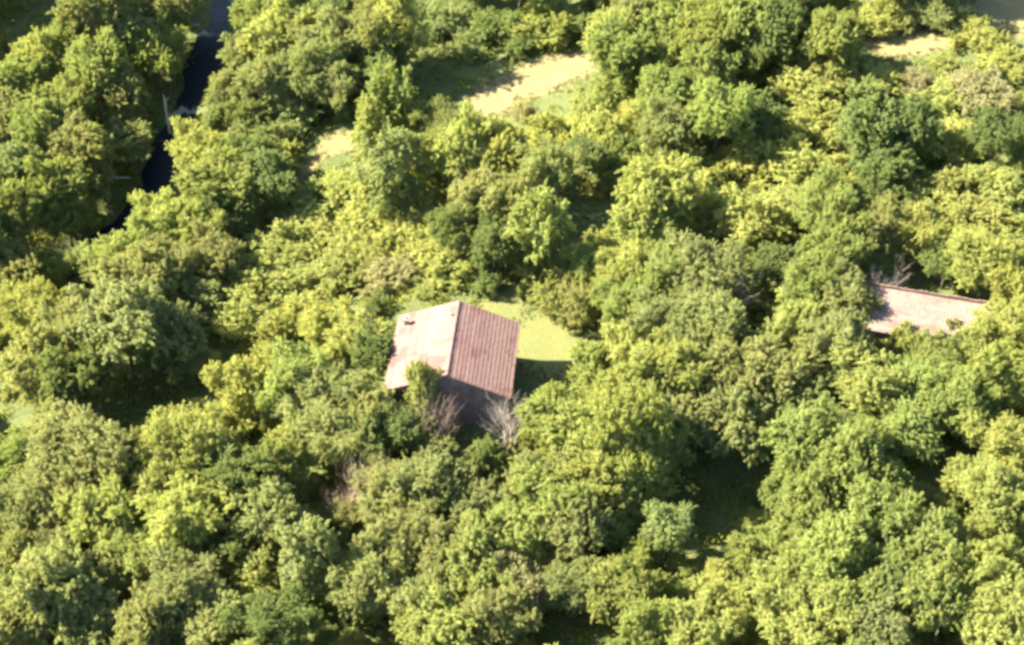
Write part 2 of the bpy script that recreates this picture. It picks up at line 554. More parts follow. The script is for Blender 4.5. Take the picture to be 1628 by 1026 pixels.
def leaf_mesh(name, pos, nor, length, width, tint, material):
    """one rhombic leaf blade per position"""
    n = len(pos)
    r = np.random.default_rng(n)
    t = rand_dirs(r, n)
    t = unit(t - nor * np.sum(t * nor, axis=1, keepdims=True))
    b = np.cross(nor, t)
    L_ = length[:, None]; W_ = width[:, None]
    droop = nor * (0.12 * L_)
    v = np.stack([pos - t * L_ * .5 - droop, pos - b * W_ * .5 + t * L_ * .04, pos + t * L_ * .5 - droop, pos + b * W_ * .5 + t * L_ * .04], 1).reshape(-1, 3)
    f = np.arange(4 * n).reshape(n, 4)
    return mesh_np(name, v, f, material, False, {'tint': ('FACE', tint)})

def crown_points(seed, R, zc, zs, xy, nlobes, lobe_r, clump_r, per_clump, density, leaf, zmin=-0.35, rough=0.25, keep_low=-0.5):
    r = np.random.default_rng(seed)
    # lobes spread over the crown
    d = []
    while len(d) < nlobes:
        c = rand_dirs(r, 1)[0]
        if c[2] < zmin: continue
        if all(np.dot(c, e) < 0.93 for e in d) or r.random() < .05: d.append(c)
    d = np.array(d)
    lr = r.uniform(*lobe_r, size=nlobes) * R
    off = (R - lr) * r.uniform(.62, 1.28, size=nlobes)
    # uneven outline: the crown bulges and caves in by direction
    ph = r.uniform(0, 6.28, size=3)
    az = np.arctan2(d[:, 1], d[:, 0])
    bulge = 1 + .17 * np.sin(2 * az + ph[0]) + .13 * np.sin(3 * az + ph[1]) + .10 * np.sin(3.1 * d[:, 2] * 2 + ph[2])
    lc = d * (off * bulge)[:, None]
    # small outlying boughs that break the outline
    nsat = 9
    sd = rand_dirs(r, nsat)
    sd[:, 2] = r.uniform(-.45, .75, size=nsat)
    sd = unit(sd)
    sr = R * r.uniform(.13, .22, size=nsat)
    lc = np.vstack([lc, sd * (R * r.uniform(.88, 1.2, size=nsat))[:, None]]); lr = np.append(lr, sr); d = np.vstack([d, sd]); nlobes += nsat
    lc = np.vstack([lc, [[0, 0, 0]]]); lr = np.append(lr, R * .55)
    cp, cn = [], []
    for i in range(len(lr)):
        n = int(density * lr[i] ** 2)
        dd = rand_dirs(r, n)
        p = lc[i] + dd * lr[i] * r.uniform(.7, 1.02, size=(n, 1))
        ok = np.ones(n, bool)
        for j in range(len(lr)):
            if j != i:
                ok &= np.linalg.norm(p - lc[j], axis=1) > lr[j] * .86
        p, dd = p[ok], dd[ok]
        cp.append(p); cn.append(dd)
    # loose sprays standing proud of the lobes
    ns = int(nlobes * 3.0)
    pick = r.integers(0, nlobes, ns)
    dd = unit(rand_dirs(r, ns) + d[pick] * .9 + np.array([0, 0, .25]))
    cp.append(lc[pick] + dd * (lr[pick] * r.uniform(1.0, 1.35, size=ns))[:, None]); cn.append(dd)
    cp = np.vstack(cp); cn = np.vstack(cn)
    ok = cp[:, 2] > keep_low * R
    cp, cn = cp[ok], cn[ok]
    cp[:, 2] *= zs; cp[:, :2] *= xy
    m = len(cp)
    # each clump is a leafy spray: a tapering brush of leaves along a twig
    cr = r.uniform(*clump_r, size=m)
    slen = cr * r.uniform(1.8, 4.4, size=m)
    ax = unit(cn * .75 + np.array([0, 0, .38]) + r.normal(size=(m, 3)) * .38)
    ctint = r.normal(.5, .2, size=m)
    cnt = np.maximum(6, (per_clump * cr * slen / np.mean(cr * slen)).astype(int))
    idx = np.repeat(np.arange(m), cnt)
    n = len(idx)
    s = r.uniform(-.35, .8, size=n)
    dd = rand_dirs(r, n)
    w = cr[idx] * (1.0 - .75 * np.clip(s, 0, 1)) * r.random(n) ** .5
    p = cp[idx] + ax[idx] * (s * slen[idx])[:, None] + dd * w[:, None]
    p[:, 2] -= .25 * slen[idx] * np.clip(s, 0, 1) ** 2
    p[:, 2] += zc
    nor = unit(dd * .35 + ax[idx] * .3 + np.array([0, 0, .4]) + r.normal(size=(n, 3)) * .65)
    ln = leaf * r.uniform(.7, 1.35, size=n)
    return p, nor, ln, ln * r.uniform(.5, .75, size=n), np.clip(ctint[idx] + r.normal(0, .16, size=n), 0, 1), lc, lr

CROWNS = {'o': [], 's': [], 'u': [], 'b': []}
TRUNKS = {'o': [], 's': [], 'u': [], 'b': []}

def trunk_mesh(seed, height, rad, targets):
    r = random.Random(seed)
    geo = Geo()
    lean = (r.uniform(-.3, .3), r.uniform(-.3, .3))
    tp = [(0, 0, -.4), (lean[0] * .3, lean[1] * .3, height * .3), (lean[0], lean[1], height * .65), (lean[0] * 1.2, lean[1] * .8, height)]
    geo.tube(tp, [rad * 1.35, rad, rad * .75, rad * .3], 8)
    for tx, ty, tz in targets:
        h0 = r.uniform(.35, .7) * height
        f = h0 / height
        s = Vector((lean[0] * f, lean[1] * f, h0))
        e = Vector((tx, ty, max(tz, h0 + .2)))
        mid = s.lerp(e, .5) + Vector((0, 0, -.25)) + Vector((r.uniform(-.2, .2), r.uniform(-.2, .2), 0))
        geo.tube([s, mid, e], [rad * .45, rad * .3, rad * .1], 5)
    return geo.mesh('trunk', MAT_BARK, True)

def add_variant(kind, seed, height_c, rad, **kw):
    p, nor, ln, wd, tint, lc, lr = crown_points(seed, **kw)
    CROWNS[kind].append(leaf_mesh('crown', p, nor, ln, wd, tint, MAT_LEAF))
    tg = [(c[0] * .9 * kw['xy'], c[1] * .9 * kw['xy'], kw['zc'] + c[2] * kw['zs'] * .9) for c in lc[:-1]]
    TRUNKS[kind].append(trunk_mesh(seed, height_c, rad, tg[:12]))

for k in range(5):
    add_variant('o', 100 + k, 6.6, .22, R=4.5, zc=6.3, zs=.86, xy=1.0, nlobes=22 + k, lobe_r=(.2, .42), clump_r=(.2, .42), per_clump=64, density=34, leaf=.20)
for k in range(4):
    add_variant('s', 200 + k, 6.2, .18, R=4.5, zc=6.0, zs=.84, xy=1.0, nlobes=24 + 2 * k, lobe_r=(.17, .38), clump_r=(.16, .36), per_clump=46, density=60, leaf=.165)
for k in range(2):
    add_variant('u', 300 + k, 6.5, .14, R=2.6, zc=5.6, zs=1.65, xy=.95, nlobes=16, lobe_r=(.3, .45), clump_r=(.18, .34), per_clump=58, density=60, leaf=.175, zmin=-.8, keep_low=-.8)
for k in range(4):
    add_variant('b', 400 + k, 1.2, .07, R=2.6, zc=1.2, zs=.72, xy=1.0, nlobes=15, lobe_r=(.18, .42), clump_r=(.12, .28), per_clump=44, density=80, leaf=.13, zmin=-.1, keep_low=-.45)

PALETTE = {'Y': (.268, .290, .094), 'G': (.218, .254, .082), 'D': (.142, .178, .062), 'O': (.214, .233, .094), 'B': (.205, .240, .098), 'T': (.26, .245, .12)}
SHRUB_NAMES = {'b': ('shrub', 'shrub', 'shrubs of the scrubby hillside')}

def plant(row, edge=False):
    x, y, z, kind, var, sxy, sz, rot, colour, label = row
    if kind == 'b':
        name, cat, grp = 'shrub', 'shrub', 'shrubs of the scrubby hillside'
    else:
        name, cat, grp = 'broadleaf_tree', 'tree', 'trees of the wooded hillside'
    if edge:
        grp = 'trees around the photographed hillside'
    q = rnd.uniform(.85, 1.18)
    root = link(name, None, None, (x, y, z), (rnd.uniform(-.06, .06), rnd.uniform(-.06, .06), rot), (sxy * q, sxy / q, sz))
    tag(root, label, cat, grp)
    c = link('crown', CROWNS[kind][var], root)
    base = PALETTE[colour]
    j = rnd.uniform(.9, 1.12)
    h = rnd.uniform(-.045, .045)
    c.color = (base[0] * j * (1 + h), base[1] * j, base[2] * j * (1 - h), 1)
    link('trunk', TRUNKS[kind][var], root)
    return root

TREES=[
(-44.99, 37.14, -3.46, 'o', 4, 0.61, 0.661, 4.66, 'G', 'fresh green clumpy broadleaf tree near the top left corner, nearest'),
(-42.73, 41.13, -3.24, 'o', 1, 0.558, 0.614, 4.3, 'G', 'fresh green clumpy broadleaf tree near the top left corner, second nearest'),
(-39.66, 42.6, -2.88, 'o', 3, 0.682, 0.859, 2.26, 'O', 'olive-green clumpy broadleaf tree near the top left corner, third nearest'),
(-39.13, 34.69, -3.53, 'o', 4, 0.602, 0.759, 0.57, 'G', 'fresh green clumpy broadleaf tree above left of the dark stream gully'),
(-37.14, 41.88, -3.64, 'o', 2, 0.524, 0.603, 4.43, 'O', 'olive-green clumpy broadleaf tree above left of the dark stream gully'),
(-34.49, 40.73, -5.26, 'o', 1, 0.548, 0.692, 4.14, 'G', 'fresh green clumpy broadleaf tree above the dark stream gully'),
(-41.25, 29.55, -3.33, 'o', 3, 0.591, 0.611, 6.01, 'G', 'fresh green clumpy broadleaf tree left of the dark stream gully'),
(-45.85, 33.76, -3.62, 'o', 3, 0.541, 0.65, 2.35, 'G', 'fresh green clumpy broadleaf tree near the top left corner, third nearest'),
(-37.11, 32.94, -5.22, 'o', 4, 0.555, 0.654, 0.65, 'O', 'olive-green clumpy broadleaf tree left of the dark stream gully'),
(-35.89, 29.29, -6.04, 'o', 3, 0.502, 0.511, 0.61, 'O', 'olive-green clumpy broadleaf tree below left of the dark stream gully, nearest'),
(-38.91, 25.08, -4.96, 'o', 3, 0.581, 0.704, 4.22, 'O', 'olive-green clumpy broadleaf tree below left of the dark stream gully, second nearest'),
(-43.08, 26.84, -3.74, 'o', 3, 0.526, 0.643, 3.31, 'G', 'fresh green clumpy broadleaf tree near the top left corner, fourth nearest'),
(-44.44, 22.62, -4.19, 'o', 0, 0.518, 0.532, 5.04, 'B', 'silvery green clumpy broadleaf tree left of the dark stream gully'),
(-40.61, 20.95, -6.15, 'o', 1, 0.573, 0.709, 0.24, 'G', 'fresh green clumpy broadleaf tree below left of the dark stream gully, nearest'),
(-38.27, 22.81, -6.44, 'o', 0, 0.511, 0.589, 1.63, 'O', 'olive-green clumpy broadleaf tree below left of the dark stream gully, third nearest'),
(-42.81, 17.26, -6.73, 'o', 0, 0.565, 0.691, 2.85, 'G', 'fresh green clumpy broadleaf tree near the left edge of the photo'),
(-39.8, 19.05, -7.4, 'o', 1, 0.482, 0.521, 0.93, 'G', 'fresh green clumpy broadleaf tree below left of the dark stream gully, second nearest'),
(-43.12, 11.7, -8.04, 'o', 2, 0.5, 0.602, 1.07, 'O', 'olive-green clumpy broadleaf tree near the left edge of the photo, fourth nearest'),
(-40.56, 13.03, -7.91, 'o', 3, 0.393, 0.408, 0.52, 'G', 'small fresh green clumpy broadleaf tree near the left edge of the photo'),
(-36.44, 46.88, -3.18, 'o', 0, 0.509, 0.581, 3.07, 'O', 'olive-green clumpy broadleaf tree above the dark stream gully, nearest'),
(-33.91, 45.88, -4.42, 'o', 0, 0.457, 0.647, 4.79, 'O', 'small olive-green clumpy broadleaf tree above the dark stream gully'),
(-32.75, 50.21, -4.31, 'o', 2, 0.564, 0.966, 1.0, 'O', 'olive-green clumpy broadleaf tree above the dark stream gully, added to shade it, second nearest'),  # added tall above the view so its shadow reaches the gully
(-56.69, 52.21, -4.12, 'o', 2, 0.778, 0.817, 2.7, 'O', 'large olive-green clumpy broadleaf tree off the top left corner, added to shade it, nearest'),  # this and the next two stand out of view, added to shade the corner
(-61.8, 58.11, -4.1, 'o', 0, 0.795, 0.909, 3.46, 'O', 'large olive-green clumpy broadleaf tree off the top left corner, added to shade it, second nearest'),
(-59.85, 62.43, -3.74, 'o', 3, 0.808, 0.876, 0.51, 'G', 'large fresh green clumpy broadleaf tree off the top left corner, added to shade it, second nearest'),
(-42.28, 55.18, -2.31, 'o', 4, 0.716, 0.888, 1.46, 'O', 'olive-green clumpy broadleaf tree off the top left corner, added to shade the gully, fifth nearest'),  # three unseen trees added so their shadows cover the gully bank
(-45.09, 54.02, -2.92, 'o', 1, 0.676, 0.827, 3.65, 'O', 'olive-green clumpy broadleaf tree off the top left corner, added to shade the gully, second nearest'),
(-38.52, 53.51, -1.56, 'o', 2, 0.621, 0.771, 4.43, 'G', 'fresh green clumpy broadleaf tree off the top left corner, added to shade the gully, fifth nearest'),
(-50.44, 5.98, -8.86, 'o', 3, 0.649, 0.718, 3.1, 'O', 'large olive-green clumpy broadleaf tree off the left edge, added to shade the hollow, second nearest'),  # pair added beyond the view to throw shade into the left hollow
(-48.73, 3.11, -8.79, 'o', 4, 0.556, 0.607, 5.75, 'O', 'olive-green clumpy broadleaf tree off the left edge, added to shade the hollow, second nearest'),
(-54.35, 44.35, -4.27, 'o', 4, 0.691, 0.796, 1.78, 'O', 'olive-green clumpy broadleaf tree off the top left corner, added to shade it, nearest'),  # another unseen pair, put in to darken the corner with their shadows
(-53.42, 55.13, -3.93, 'o', 0, 0.786, 0.862, 2.75, 'G', 'large fresh green clumpy broadleaf tree off the top left corner, added to shade it, nearest'),
(-46.89, 29.81, -3.92, 'o', 1, 0.533, 0.621, 5.79, 'O', 'olive-green clumpy broadleaf tree near the top left corner, fourth nearest'),
(-24.17, 42.24, -1.09, 's', 3, 0.495, 0.582, 4.0, 'G', 'fresh green fine-leaved tree above right of the dark stream gully'),
(-24.82, 36.43, -1.69, 'o', 0, 0.509, 0.565, 5.34, 'O', 'olive-green clumpy broadleaf tree above right of the dark stream gully'),
(-25.99, 33.25, -2.83, 's', 2, 0.481, 0.489, 2.43, 'O', 'olive-green fine-leaved tree right of the dark stream gully'),
(-26.87, 29.94, -3.64, 's', 1, 0.404, 0.475, 4.31, 'B', 'small silvery green fine-leaved tree right of the dark stream gully'),
(-21.83, 35.15, -0.36, 'o', 1, 0.597, 0.736, 4.36, 'Y', 'yellow-green clumpy broadleaf tree above left of the small tan clearing'),
(-22.02, 29.82, -1.15, 'o', 0, 0.528, 0.62, 4.4, 'O', 'olive-green clumpy broadleaf tree above left of the small tan clearing'),
(-23.97, 27.6, -1.82, 'o', 1, 0.409, 0.42, 0.84, 'D', 'small dark green clumpy broadleaf tree right of the dark stream gully'),
(-27.73, 23.28, -4.26, 's', 3, 0.553, 0.665, 5.51, 'Y', 'yellow-green fine-leaved tree below right of the dark stream gully'),
(-25.15, 16.42, -2.57, 'o', 3, 0.665, 0.676, 6.23, 'G', 'large fresh green clumpy broadleaf tree below right of the dark stream gully'),
(-22.84, 20.85, -2.26, 's', 1, 0.51, 0.567, 5.15, 'D', 'dark green fine-leaved tree left of the small tan clearing'),
(-31.03, 13.95, -4.16, 's', 0, 0.486, 0.609, 1.69, 'Y', 'yellow-green fine-leaved tree below the dark stream gully'),
(-27.84, 11.45, -3.04, 's', 0, 0.63, 0.634, 3.0, 'G', 'large fresh green fine-leaved tree below the dark stream gully'),
(-31.99, 8.31, -3.84, 's', 3, 0.58, 0.623, 3.78, 'G', 'fresh green fine-leaved tree above the shaded left hollow'),
(-37.11, 12.87, -7.73, 'u', 0, 0.503, 0.576, 1.09, 'B', 'small silvery green narrow upright tree near the left edge of the photo'),
(-28.8, 6.35, -3.74, 's', 1, 0.616, 0.647, 1.97, 'O', 'large olive-green fine-leaved tree above the shaded left hollow'),
(-24.84, 8.18, -2.87, 's', 3, 0.482, 0.534, 5.39, 'O', 'olive-green fine-leaved tree left of the yellow scrub slope'),
(-25.94, 12.89, -2.81, 's', 2, 0.438, 0.522, 5.48, 'D', 'dark green fine-leaved tree left of the yellow scrub slope, second nearest'),
(-25.42, 4.28, -3.05, 's', 3, 0.37, 0.371, 6.03, 'B', 'small silvery green fine-leaved tree above right of the shaded left hollow'),
(-20.48, 40.67, -0.19, 's', 2, 0.551, 0.651, 2.73, 'B', 'silvery green fine-leaved tree left of the dark tree gap at the top'),
(-17.11, 34.38, -0.23, 's', 2, 0.714, 0.742, 0.08, 'O', 'large olive-green fine-leaved tree left of the dark tree gap at the top'),
(-17.98, 30.34, -0.52, 's', 3, 0.585, 0.716, 3.57, 'B', 'silvery green fine-leaved tree above the small tan clearing'),
(-13.33, 34.83, -0.05, 's', 3, 0.619, 0.777, 1.52, 'O', 'olive-green fine-leaved tree left of the dark tree gap at the top'),
(-10.54, 34.78, 0.26, 'u', 1, 0.983, 1.025, 2.9, 'Y', 'yellow-green narrow upright tree above left of the dark tree gap at the top'),
(-11.9, 32.19, 0.14, 'o', 0, 0.531, 0.547, 4.96, 'D', 'dark green clumpy broadleaf tree left of the dark tree gap at the top'),
(-14.6, 30.69, -0.01, 'b', 1, 0.943, 0.954, 0.84, 'D', 'dark green low rounded shrub above the small tan clearing'),
(-19.87, 29.09, -0.96, 'b', 2, 1.022, 0.922, 1.64, 'B', 'silvery green low rounded shrub above left of the small tan clearing'),
(-16.24, 29.6, -0.22, 's', 1, 0.526, 0.578, 5.31, 'O', 'olive-green fine-leaved tree above the small tan clearing'),
(-22.18, 25.51, -1.87, 'b', 2, 1.049, 0.986, 2.98, 'B', 'silvery green low rounded shrub left of the small tan clearing'),
(-20.77, 22.49, -1.78, 'b', 0, 0.757, 0.748, 3.85, 'G', 'fresh green low rounded shrub left of the small tan clearing'),
(-21.49, 17.42, -2.44, 's', 2, 0.613, 0.62, 5.63, 'D', 'dark green fine-leaved tree above left of the yellow scrub slope'),
(-10.6, 23.57, 0.19, 'u', 0, 0.742, 0.909, 3.28, 'G', 'fresh green narrow upright tree below left of the dark tree gap at the top'),
(-11.82, 22.56, -0.03, 'u', 0, 0.684, 0.717, 3.54, 'Y', 'small yellow-green narrow upright tree above right of the small tan clearing'),
(-6.89, 41.41, 1.09, 'b', 2, 0.983, 0.938, 2.51, 'B', 'silvery green low rounded shrub above the dark tree gap at the top'),
(-1.44, 39.74, 1.49, 'b', 0, 0.975, 0.896, 2.25, 'D', 'dark green low rounded shrub above left of the pale hay clearing'),
(2.86, 39.3, 2.01, 'b', 3, 1.098, 0.981, 4.41, 'G', 'fresh green low rounded shrub above the pale hay clearing'),
(5.85, 39.49, 2.15, 'b', 0, 0.846, 0.766, 1.9, 'D', 'dark green low rounded shrub above right of the pale hay clearing'),
(0.65, 36.21, 1.89, 'b', 2, 0.543, 0.504, 4.64, 'D', 'small dark green low rounded shrub above left of the pale hay clearing'),
(9.78, 32.36, 2.72, 'o', 4, 0.561, 0.603, 3.35, 'Y', 'yellow-green clumpy broadleaf tree above right of the pale hay clearing'),
(11.37, 35.87, 2.79, 'o', 2, 0.593, 0.617, 3.94, 'O', 'olive-green clumpy broadleaf tree above right of the pale hay clearing'),
(9.88, 28.51, 2.66, 'o', 2, 0.574, 0.654, 1.4, 'G', 'fresh green clumpy broadleaf tree right of the pale hay clearing, nearest'),
(13.53, 33.32, 2.8, 'o', 2, 0.586, 0.653, 0.73, 'G', 'fresh green clumpy broadleaf tree above right of the pale hay clearing'),
(13.99, 29.1, 2.96, 'o', 1, 0.461, 0.525, 5.12, 'G', 'fresh green clumpy broadleaf tree right of the pale hay clearing, third nearest'),
(17.21, 29.47, 3.29, 'o', 2, 0.598, 0.665, 0.57, 'G', 'fresh green clumpy broadleaf tree right of the pale hay clearing, fourth nearest'),
(20.66, 31.07, 3.8, 'o', 2, 0.577, 0.717, 2.24, 'G', 'fresh green clumpy broadleaf tree above left of the upper right dark trees, second nearest'),
(23.5, 30.29, 4.12, 'o', 4, 0.575, 0.693, 0.26, 'D', 'dark green clumpy broadleaf tree above left of the upper right dark trees, nearest'),
(25.55, 33.47, 4.82, 'o', 2, 0.466, 0.582, 6.03, 'D', 'dark green clumpy broadleaf tree above left of the upper right dark trees, second nearest'),
(21.49, 29.66, 3.67, 's', 1, 0.484, 0.537, 4.96, 'D', 'dark green fine-leaved tree above left of the upper right dark trees'),
(-5.45, 21.56, 0.53, 's', 1, 0.495, 0.525, 4.55, 'O', 'olive-green fine-leaved tree below the dark tree gap at the top'),
(-7.86, 22.76, 0.45, 's', 0, 0.452, 0.565, 0.02, 'G', 'fresh green fine-leaved tree below the dark tree gap at the top'),
(-3.93, 15.68, 0.95, 'o', 1, 0.598, 0.73, 4.41, 'Y', 'yellow-green clumpy broadleaf tree below the dark tree gap at the top'),
(-6.62, 18.3, 0.49, 'o', 3, 0.443, 0.503, 1.87, 'G', 'fresh green clumpy broadleaf tree below the dark tree gap at the top'),
(-2.17, 22.22, 0.94, 'b', 1, 0.709, 0.773, 5.99, 'Y', 'small yellow-green low rounded shrub below left of the pale hay clearing'),
(1.19, 26.39, 1.5, 'b', 3, 0.441, 0.421, 0.53, 'T', 'small straw-coloured low rounded shrub below left of the pale hay clearing'),
(-0.75, 15.61, 1.05, 'o', 4, 0.501, 0.598, 1.33, 'Y', 'yellow-green clumpy broadleaf tree above left of the dark gap behind the lawn'),
(3.1, 21.76, 1.55, 'b', 1, 0.901, 0.816, 5.64, 'Y', 'yellow-green low rounded shrub below the pale hay clearing'),
(7.03, 24.12, 2.28, 'b', 3, 0.829, 0.797, 3.07, 'Y', 'yellow-green low rounded shrub below right of the pale hay clearing'),
(9.36, 26.89, 2.63, 'b', 3, 0.838, 0.891, 1.92, 'G', 'fresh green low rounded shrub right of the pale hay clearing'),
(10.76, 29.87, 2.68, 'b', 0, 0.607, 0.607, 0.71, 'D', 'small dark green low rounded shrub right of the pale hay clearing'),
(11.51, 22.93, 3.01, 'b', 0, 0.979, 0.878, 3.61, 'Y', 'yellow-green low rounded shrub right of the pale hay clearing'),
(13.3, 18.02, 2.73, 's', 3, 0.548, 0.572, 5.51, 'O', 'olive-green fine-leaved tree above right of the dark gap behind the lawn'),
(13.4, 22.08, 2.98, 'o', 3, 0.557, 0.63, 1.16, 'G', 'fresh green clumpy broadleaf tree right of the pale hay clearing, second nearest'),
(17.38, 18.0, 3.2, 's', 1, 0.6, 0.713, 2.14, 'G', 'fresh green fine-leaved tree left of the upper right dark trees'),
(17.41, 24.61, 2.98, 'o', 0, 0.563, 0.652, 2.83, 'G', 'fresh green clumpy broadleaf tree right of the pale hay clearing, fifth nearest'),
(21.39, 29.43, 3.63, 'b', 2, 0.846, 0.623, 1.21, 'Y', 'yellow-green low rounded shrub above left of the upper right dark trees'),
(21.16, 19.95, 3.17, 'o', 1, 0.42, 0.47, 3.7, 'D', 'dark green clumpy broadleaf tree left of the upper right dark trees'),
(7.45, 20.19, 2.28, 'b', 3, 0.969, 1.023, 3.22, 'Y', 'yellow-green low rounded shrub above the dark gap behind the lawn'),
(6.2, 16.12, 1.85, 'o', 1, 0.415, 0.453, 2.31, 'D', 'dark green clumpy broadleaf tree above the dark gap behind the lawn'),
(2.83, 12.92, 1.52, 's', 0, 0.536, 0.659, 3.43, 'B', 'silvery green fine-leaved tree above left of the dark gap behind the lawn'),
(9.65, 17.93, 2.37, 'b', 1, 0.864, 0.744, 5.4, 'G', 'fresh green low rounded shrub above right of the dark gap behind the lawn'),
(-13.9, 17.19, -0.89, 'b', 0, 1.046, 0.823, 2.03, 'Y', 'yellow-green low rounded shrub above right of the yellow scrub slope'),
(-10.13, 13.72, -0.48, 'u', 0, 0.934, 0.982, 5.79, 'B', 'silvery green narrow upright tree right of the small tan clearing'),
(-17.21, 16.65, -1.77, 'b', 3, 1.125, 0.749, 3.57, 'Y', 'large yellow-green low rounded shrub above the yellow scrub slope'),
(-20.18, 18.67, -2.22, 'b', 0, 0.942, 0.706, 1.73, 'Y', 'yellow-green low rounded shrub above left of the yellow scrub slope'),
(-8.35, 15.89, 0.12, 'b', 0, 1.055, 0.793, 4.62, 'Y', 'yellow-green low rounded shrub below right of the small tan clearing, nearest'),
(-11.96, 13.52, -1.03, 'b', 3, 1.048, 0.718, 1.11, 'Y', 'yellow-green low rounded shrub right of the yellow scrub slope, nearest'),
(-15.63, 11.51, -1.87, 'b', 0, 1.099, 0.747, 1.96, 'Y', 'large yellow-green low rounded shrub below right of the yellow scrub slope'),
(-19.45, 10.9, -2.15, 'b', 3, 1.04, 0.816, 3.94, 'Y', 'yellow-green low rounded shrub below left of the yellow scrub slope'),
(-21.63, 7.02, -2.37, 'b', 1, 1.077, 0.793, 2.65, 'Y', 'large yellow-green low rounded shrub below left of the yellow scrub slope'),
(-20.92, 15.61, -2.51, 'b', 2, 0.872, 0.594, 5.11, 'Y', 'yellow-green low rounded shrub left of the yellow scrub slope'),
(-22.3, 2.42, -2.81, 'b', 1, 1.054, 0.998, 2.71, 'Y', 'large yellow-green low rounded shrub above right of the shaded left hollow'),
(-23.87, 14.19, -2.7, 's', 3, 0.442, 0.448, 2.96, 'D', 'dark green fine-leaved tree left of the yellow scrub slope, nearest'),
(-6.14, 18.55, 0.57, 'b', 2, 0.931, 0.632, 0.29, 'Y', 'yellow-green low rounded shrub right of the small tan clearing'),
(-5.83, 13.35, 0.57, 'b', 1, 0.946, 0.621, 0.94, 'Y', 'yellow-green low rounded shrub below right of the small tan clearing, second nearest'),
(-8.7, 10.93, -0.26, 'b', 2, 0.939, 0.637, 1.72, 'Y', 'yellow-green low rounded shrub right of the yellow scrub slope, second nearest'),
(-12.22, 8.55, -1.26, 'b', 2, 0.932, 0.689, 1.95, 'Y', 'yellow-green low rounded shrub below right of the yellow scrub slope'),
(-14.74, 6.7, -1.72, 'b', 2, 1.073, 0.747, 4.42, 'Y', 'large yellow-green low rounded shrub below the yellow scrub slope'),
(-17.97, 6.1, -2.18, 'b', 2, 1.017, 0.702, 6.27, 'Y', 'yellow-green low rounded shrub below the yellow scrub slope, nearest'),
(-9.98, 5.96, -0.97, 'b', 2, 0.882, 0.638, 5.27, 'T', 'straw-coloured low rounded shrub below right of the yellow scrub slope'),
(-6.92, 8.48, -0.32, 'b', 0, 0.928, 0.626, 4.06, 'Y', 'yellow-green low rounded shrub above the tiled farmhouse roof, second nearest'),
(-4.77, 6.18, -0.07, 'b', 1, 0.77, 0.577, 0.64, 'Y', 'yellow-green low rounded shrub above the tiled farmhouse roof, nearest'),
(-2.83, 11.33, 0.78, 's', 1, 0.535, 0.567, 0.03, 'O', 'olive-green fine-leaved tree left of the dark gap behind the lawn, third nearest'),
(-0.47, 9.38, 1.15, 's', 0, 0.508, 0.59, 3.09, 'O', 'olive-green fine-leaved tree left of the dark gap behind the lawn, second nearest'),
(-1.48, 6.0, 0.2, 'o', 4, 0.471, 0.51, 1.71, 'D', 'dark green clumpy broadleaf tree below left of the dark gap behind the lawn'),
(-2.0, 3.97, -0.15, 'b', 2, 0.472, 0.491, 4.93, 'D', 'small dark green low rounded shrub above right of the tiled farmhouse roof'),
(2.22, 5.04, 0.2, 'u', 0, 0.821, 0.974, 2.72, 'G', 'fresh green narrow upright tree below left of the dark gap behind the lawn'),
(0.94, 11.04, 1.4, 's', 0, 0.427, 0.501, 5.62, 'O', 'olive-green fine-leaved tree left of the dark gap behind the lawn, nearest'),
(-4.61, 8.04, 0.13, 's', 3, 0.423, 0.497, 3.51, 'D', 'dark green fine-leaved tree left of the dark gap behind the lawn'),
(2.46, 3.99, 0.02, 'b', 1, 0.761, 0.728, 4.64, 'Y', 'yellow-green low rounded shrub above the sunlit lawn'),
(5.03, 0.4, -0.19, 'b', 1, 0.818, 1.104, 3.28, 'O', 'olive-green low rounded shrub above right of the sunlit lawn'),
(4.67, 4.96, 0.54, 'b', 1, 0.69, 0.736, 1.3, 'O', 'olive-green low rounded shrub below the dark gap behind the lawn'),
(1.45, 5.85, 0.33, 'b', 2, 0.512, 0.465, 4.66, 'Y', 'small yellow-green low rounded shrub below left of the dark gap behind the lawn'),
(6.36, 3.29, 0.39, 's', 0, 0.434, 0.488, 2.18, 'G', 'fresh green fine-leaved tree below the dark gap behind the lawn'),
(7.52, 2.55, 0.39, 'b', 1, 0.683, 0.642, 1.0, 'Y', 'yellow-green low rounded shrub above right of the sunlit lawn'),
(7.28, 6.77, 1.43, 'b', 2, 0.621, 0.594, 2.35, 'Y', 'small yellow-green low rounded shrub below right of the dark gap behind the lawn'),
(-12.61, -2.62, -0.5, 'b', 2, 0.913, 0.796, 2.17, 'Y', 'yellow-green low rounded shrub left of the tiled farmhouse roof'),
(-10.4, -6.53, -0.23, 'o', 1, 0.394, 0.453, 5.93, 'D', 'dark green clumpy broadleaf tree left of the tiled farmhouse roof'),
(-14.79, -0.49, -1.24, 'b', 1, 0.89, 0.956, 1.11, 'Y', 'yellow-green low rounded shrub below the yellow scrub slope, third nearest'),
(-16.58, 2.15, -1.73, 'b', 2, 0.815, 0.58, 2.31, 'Y', 'yellow-green low rounded shrub below the yellow scrub slope, second nearest'),
(-19.71, -8.99, -2.98, 's', 1, 0.567, 0.713, 3.16, 'Y', 'large yellow-green fine-leaved tree right of the shaded left hollow'),
(-16.36, -9.26, -2.02, 's', 1, 0.564, 0.703, 4.18, 'G', 'large fresh green fine-leaved tree above left of the pinkish leafless tree'),
(-13.17, -10.84, -1.35, 'o', 2, 0.521, 0.542, 4.92, 'O', 'olive-green clumpy broadleaf tree above the pinkish leafless tree, second nearest'),
(-10.44, -13.14, -1.12, 'o', 3, 0.438, 0.523, 3.1, 'O', 'olive-green clumpy broadleaf tree above the pinkish leafless tree, nearest'),
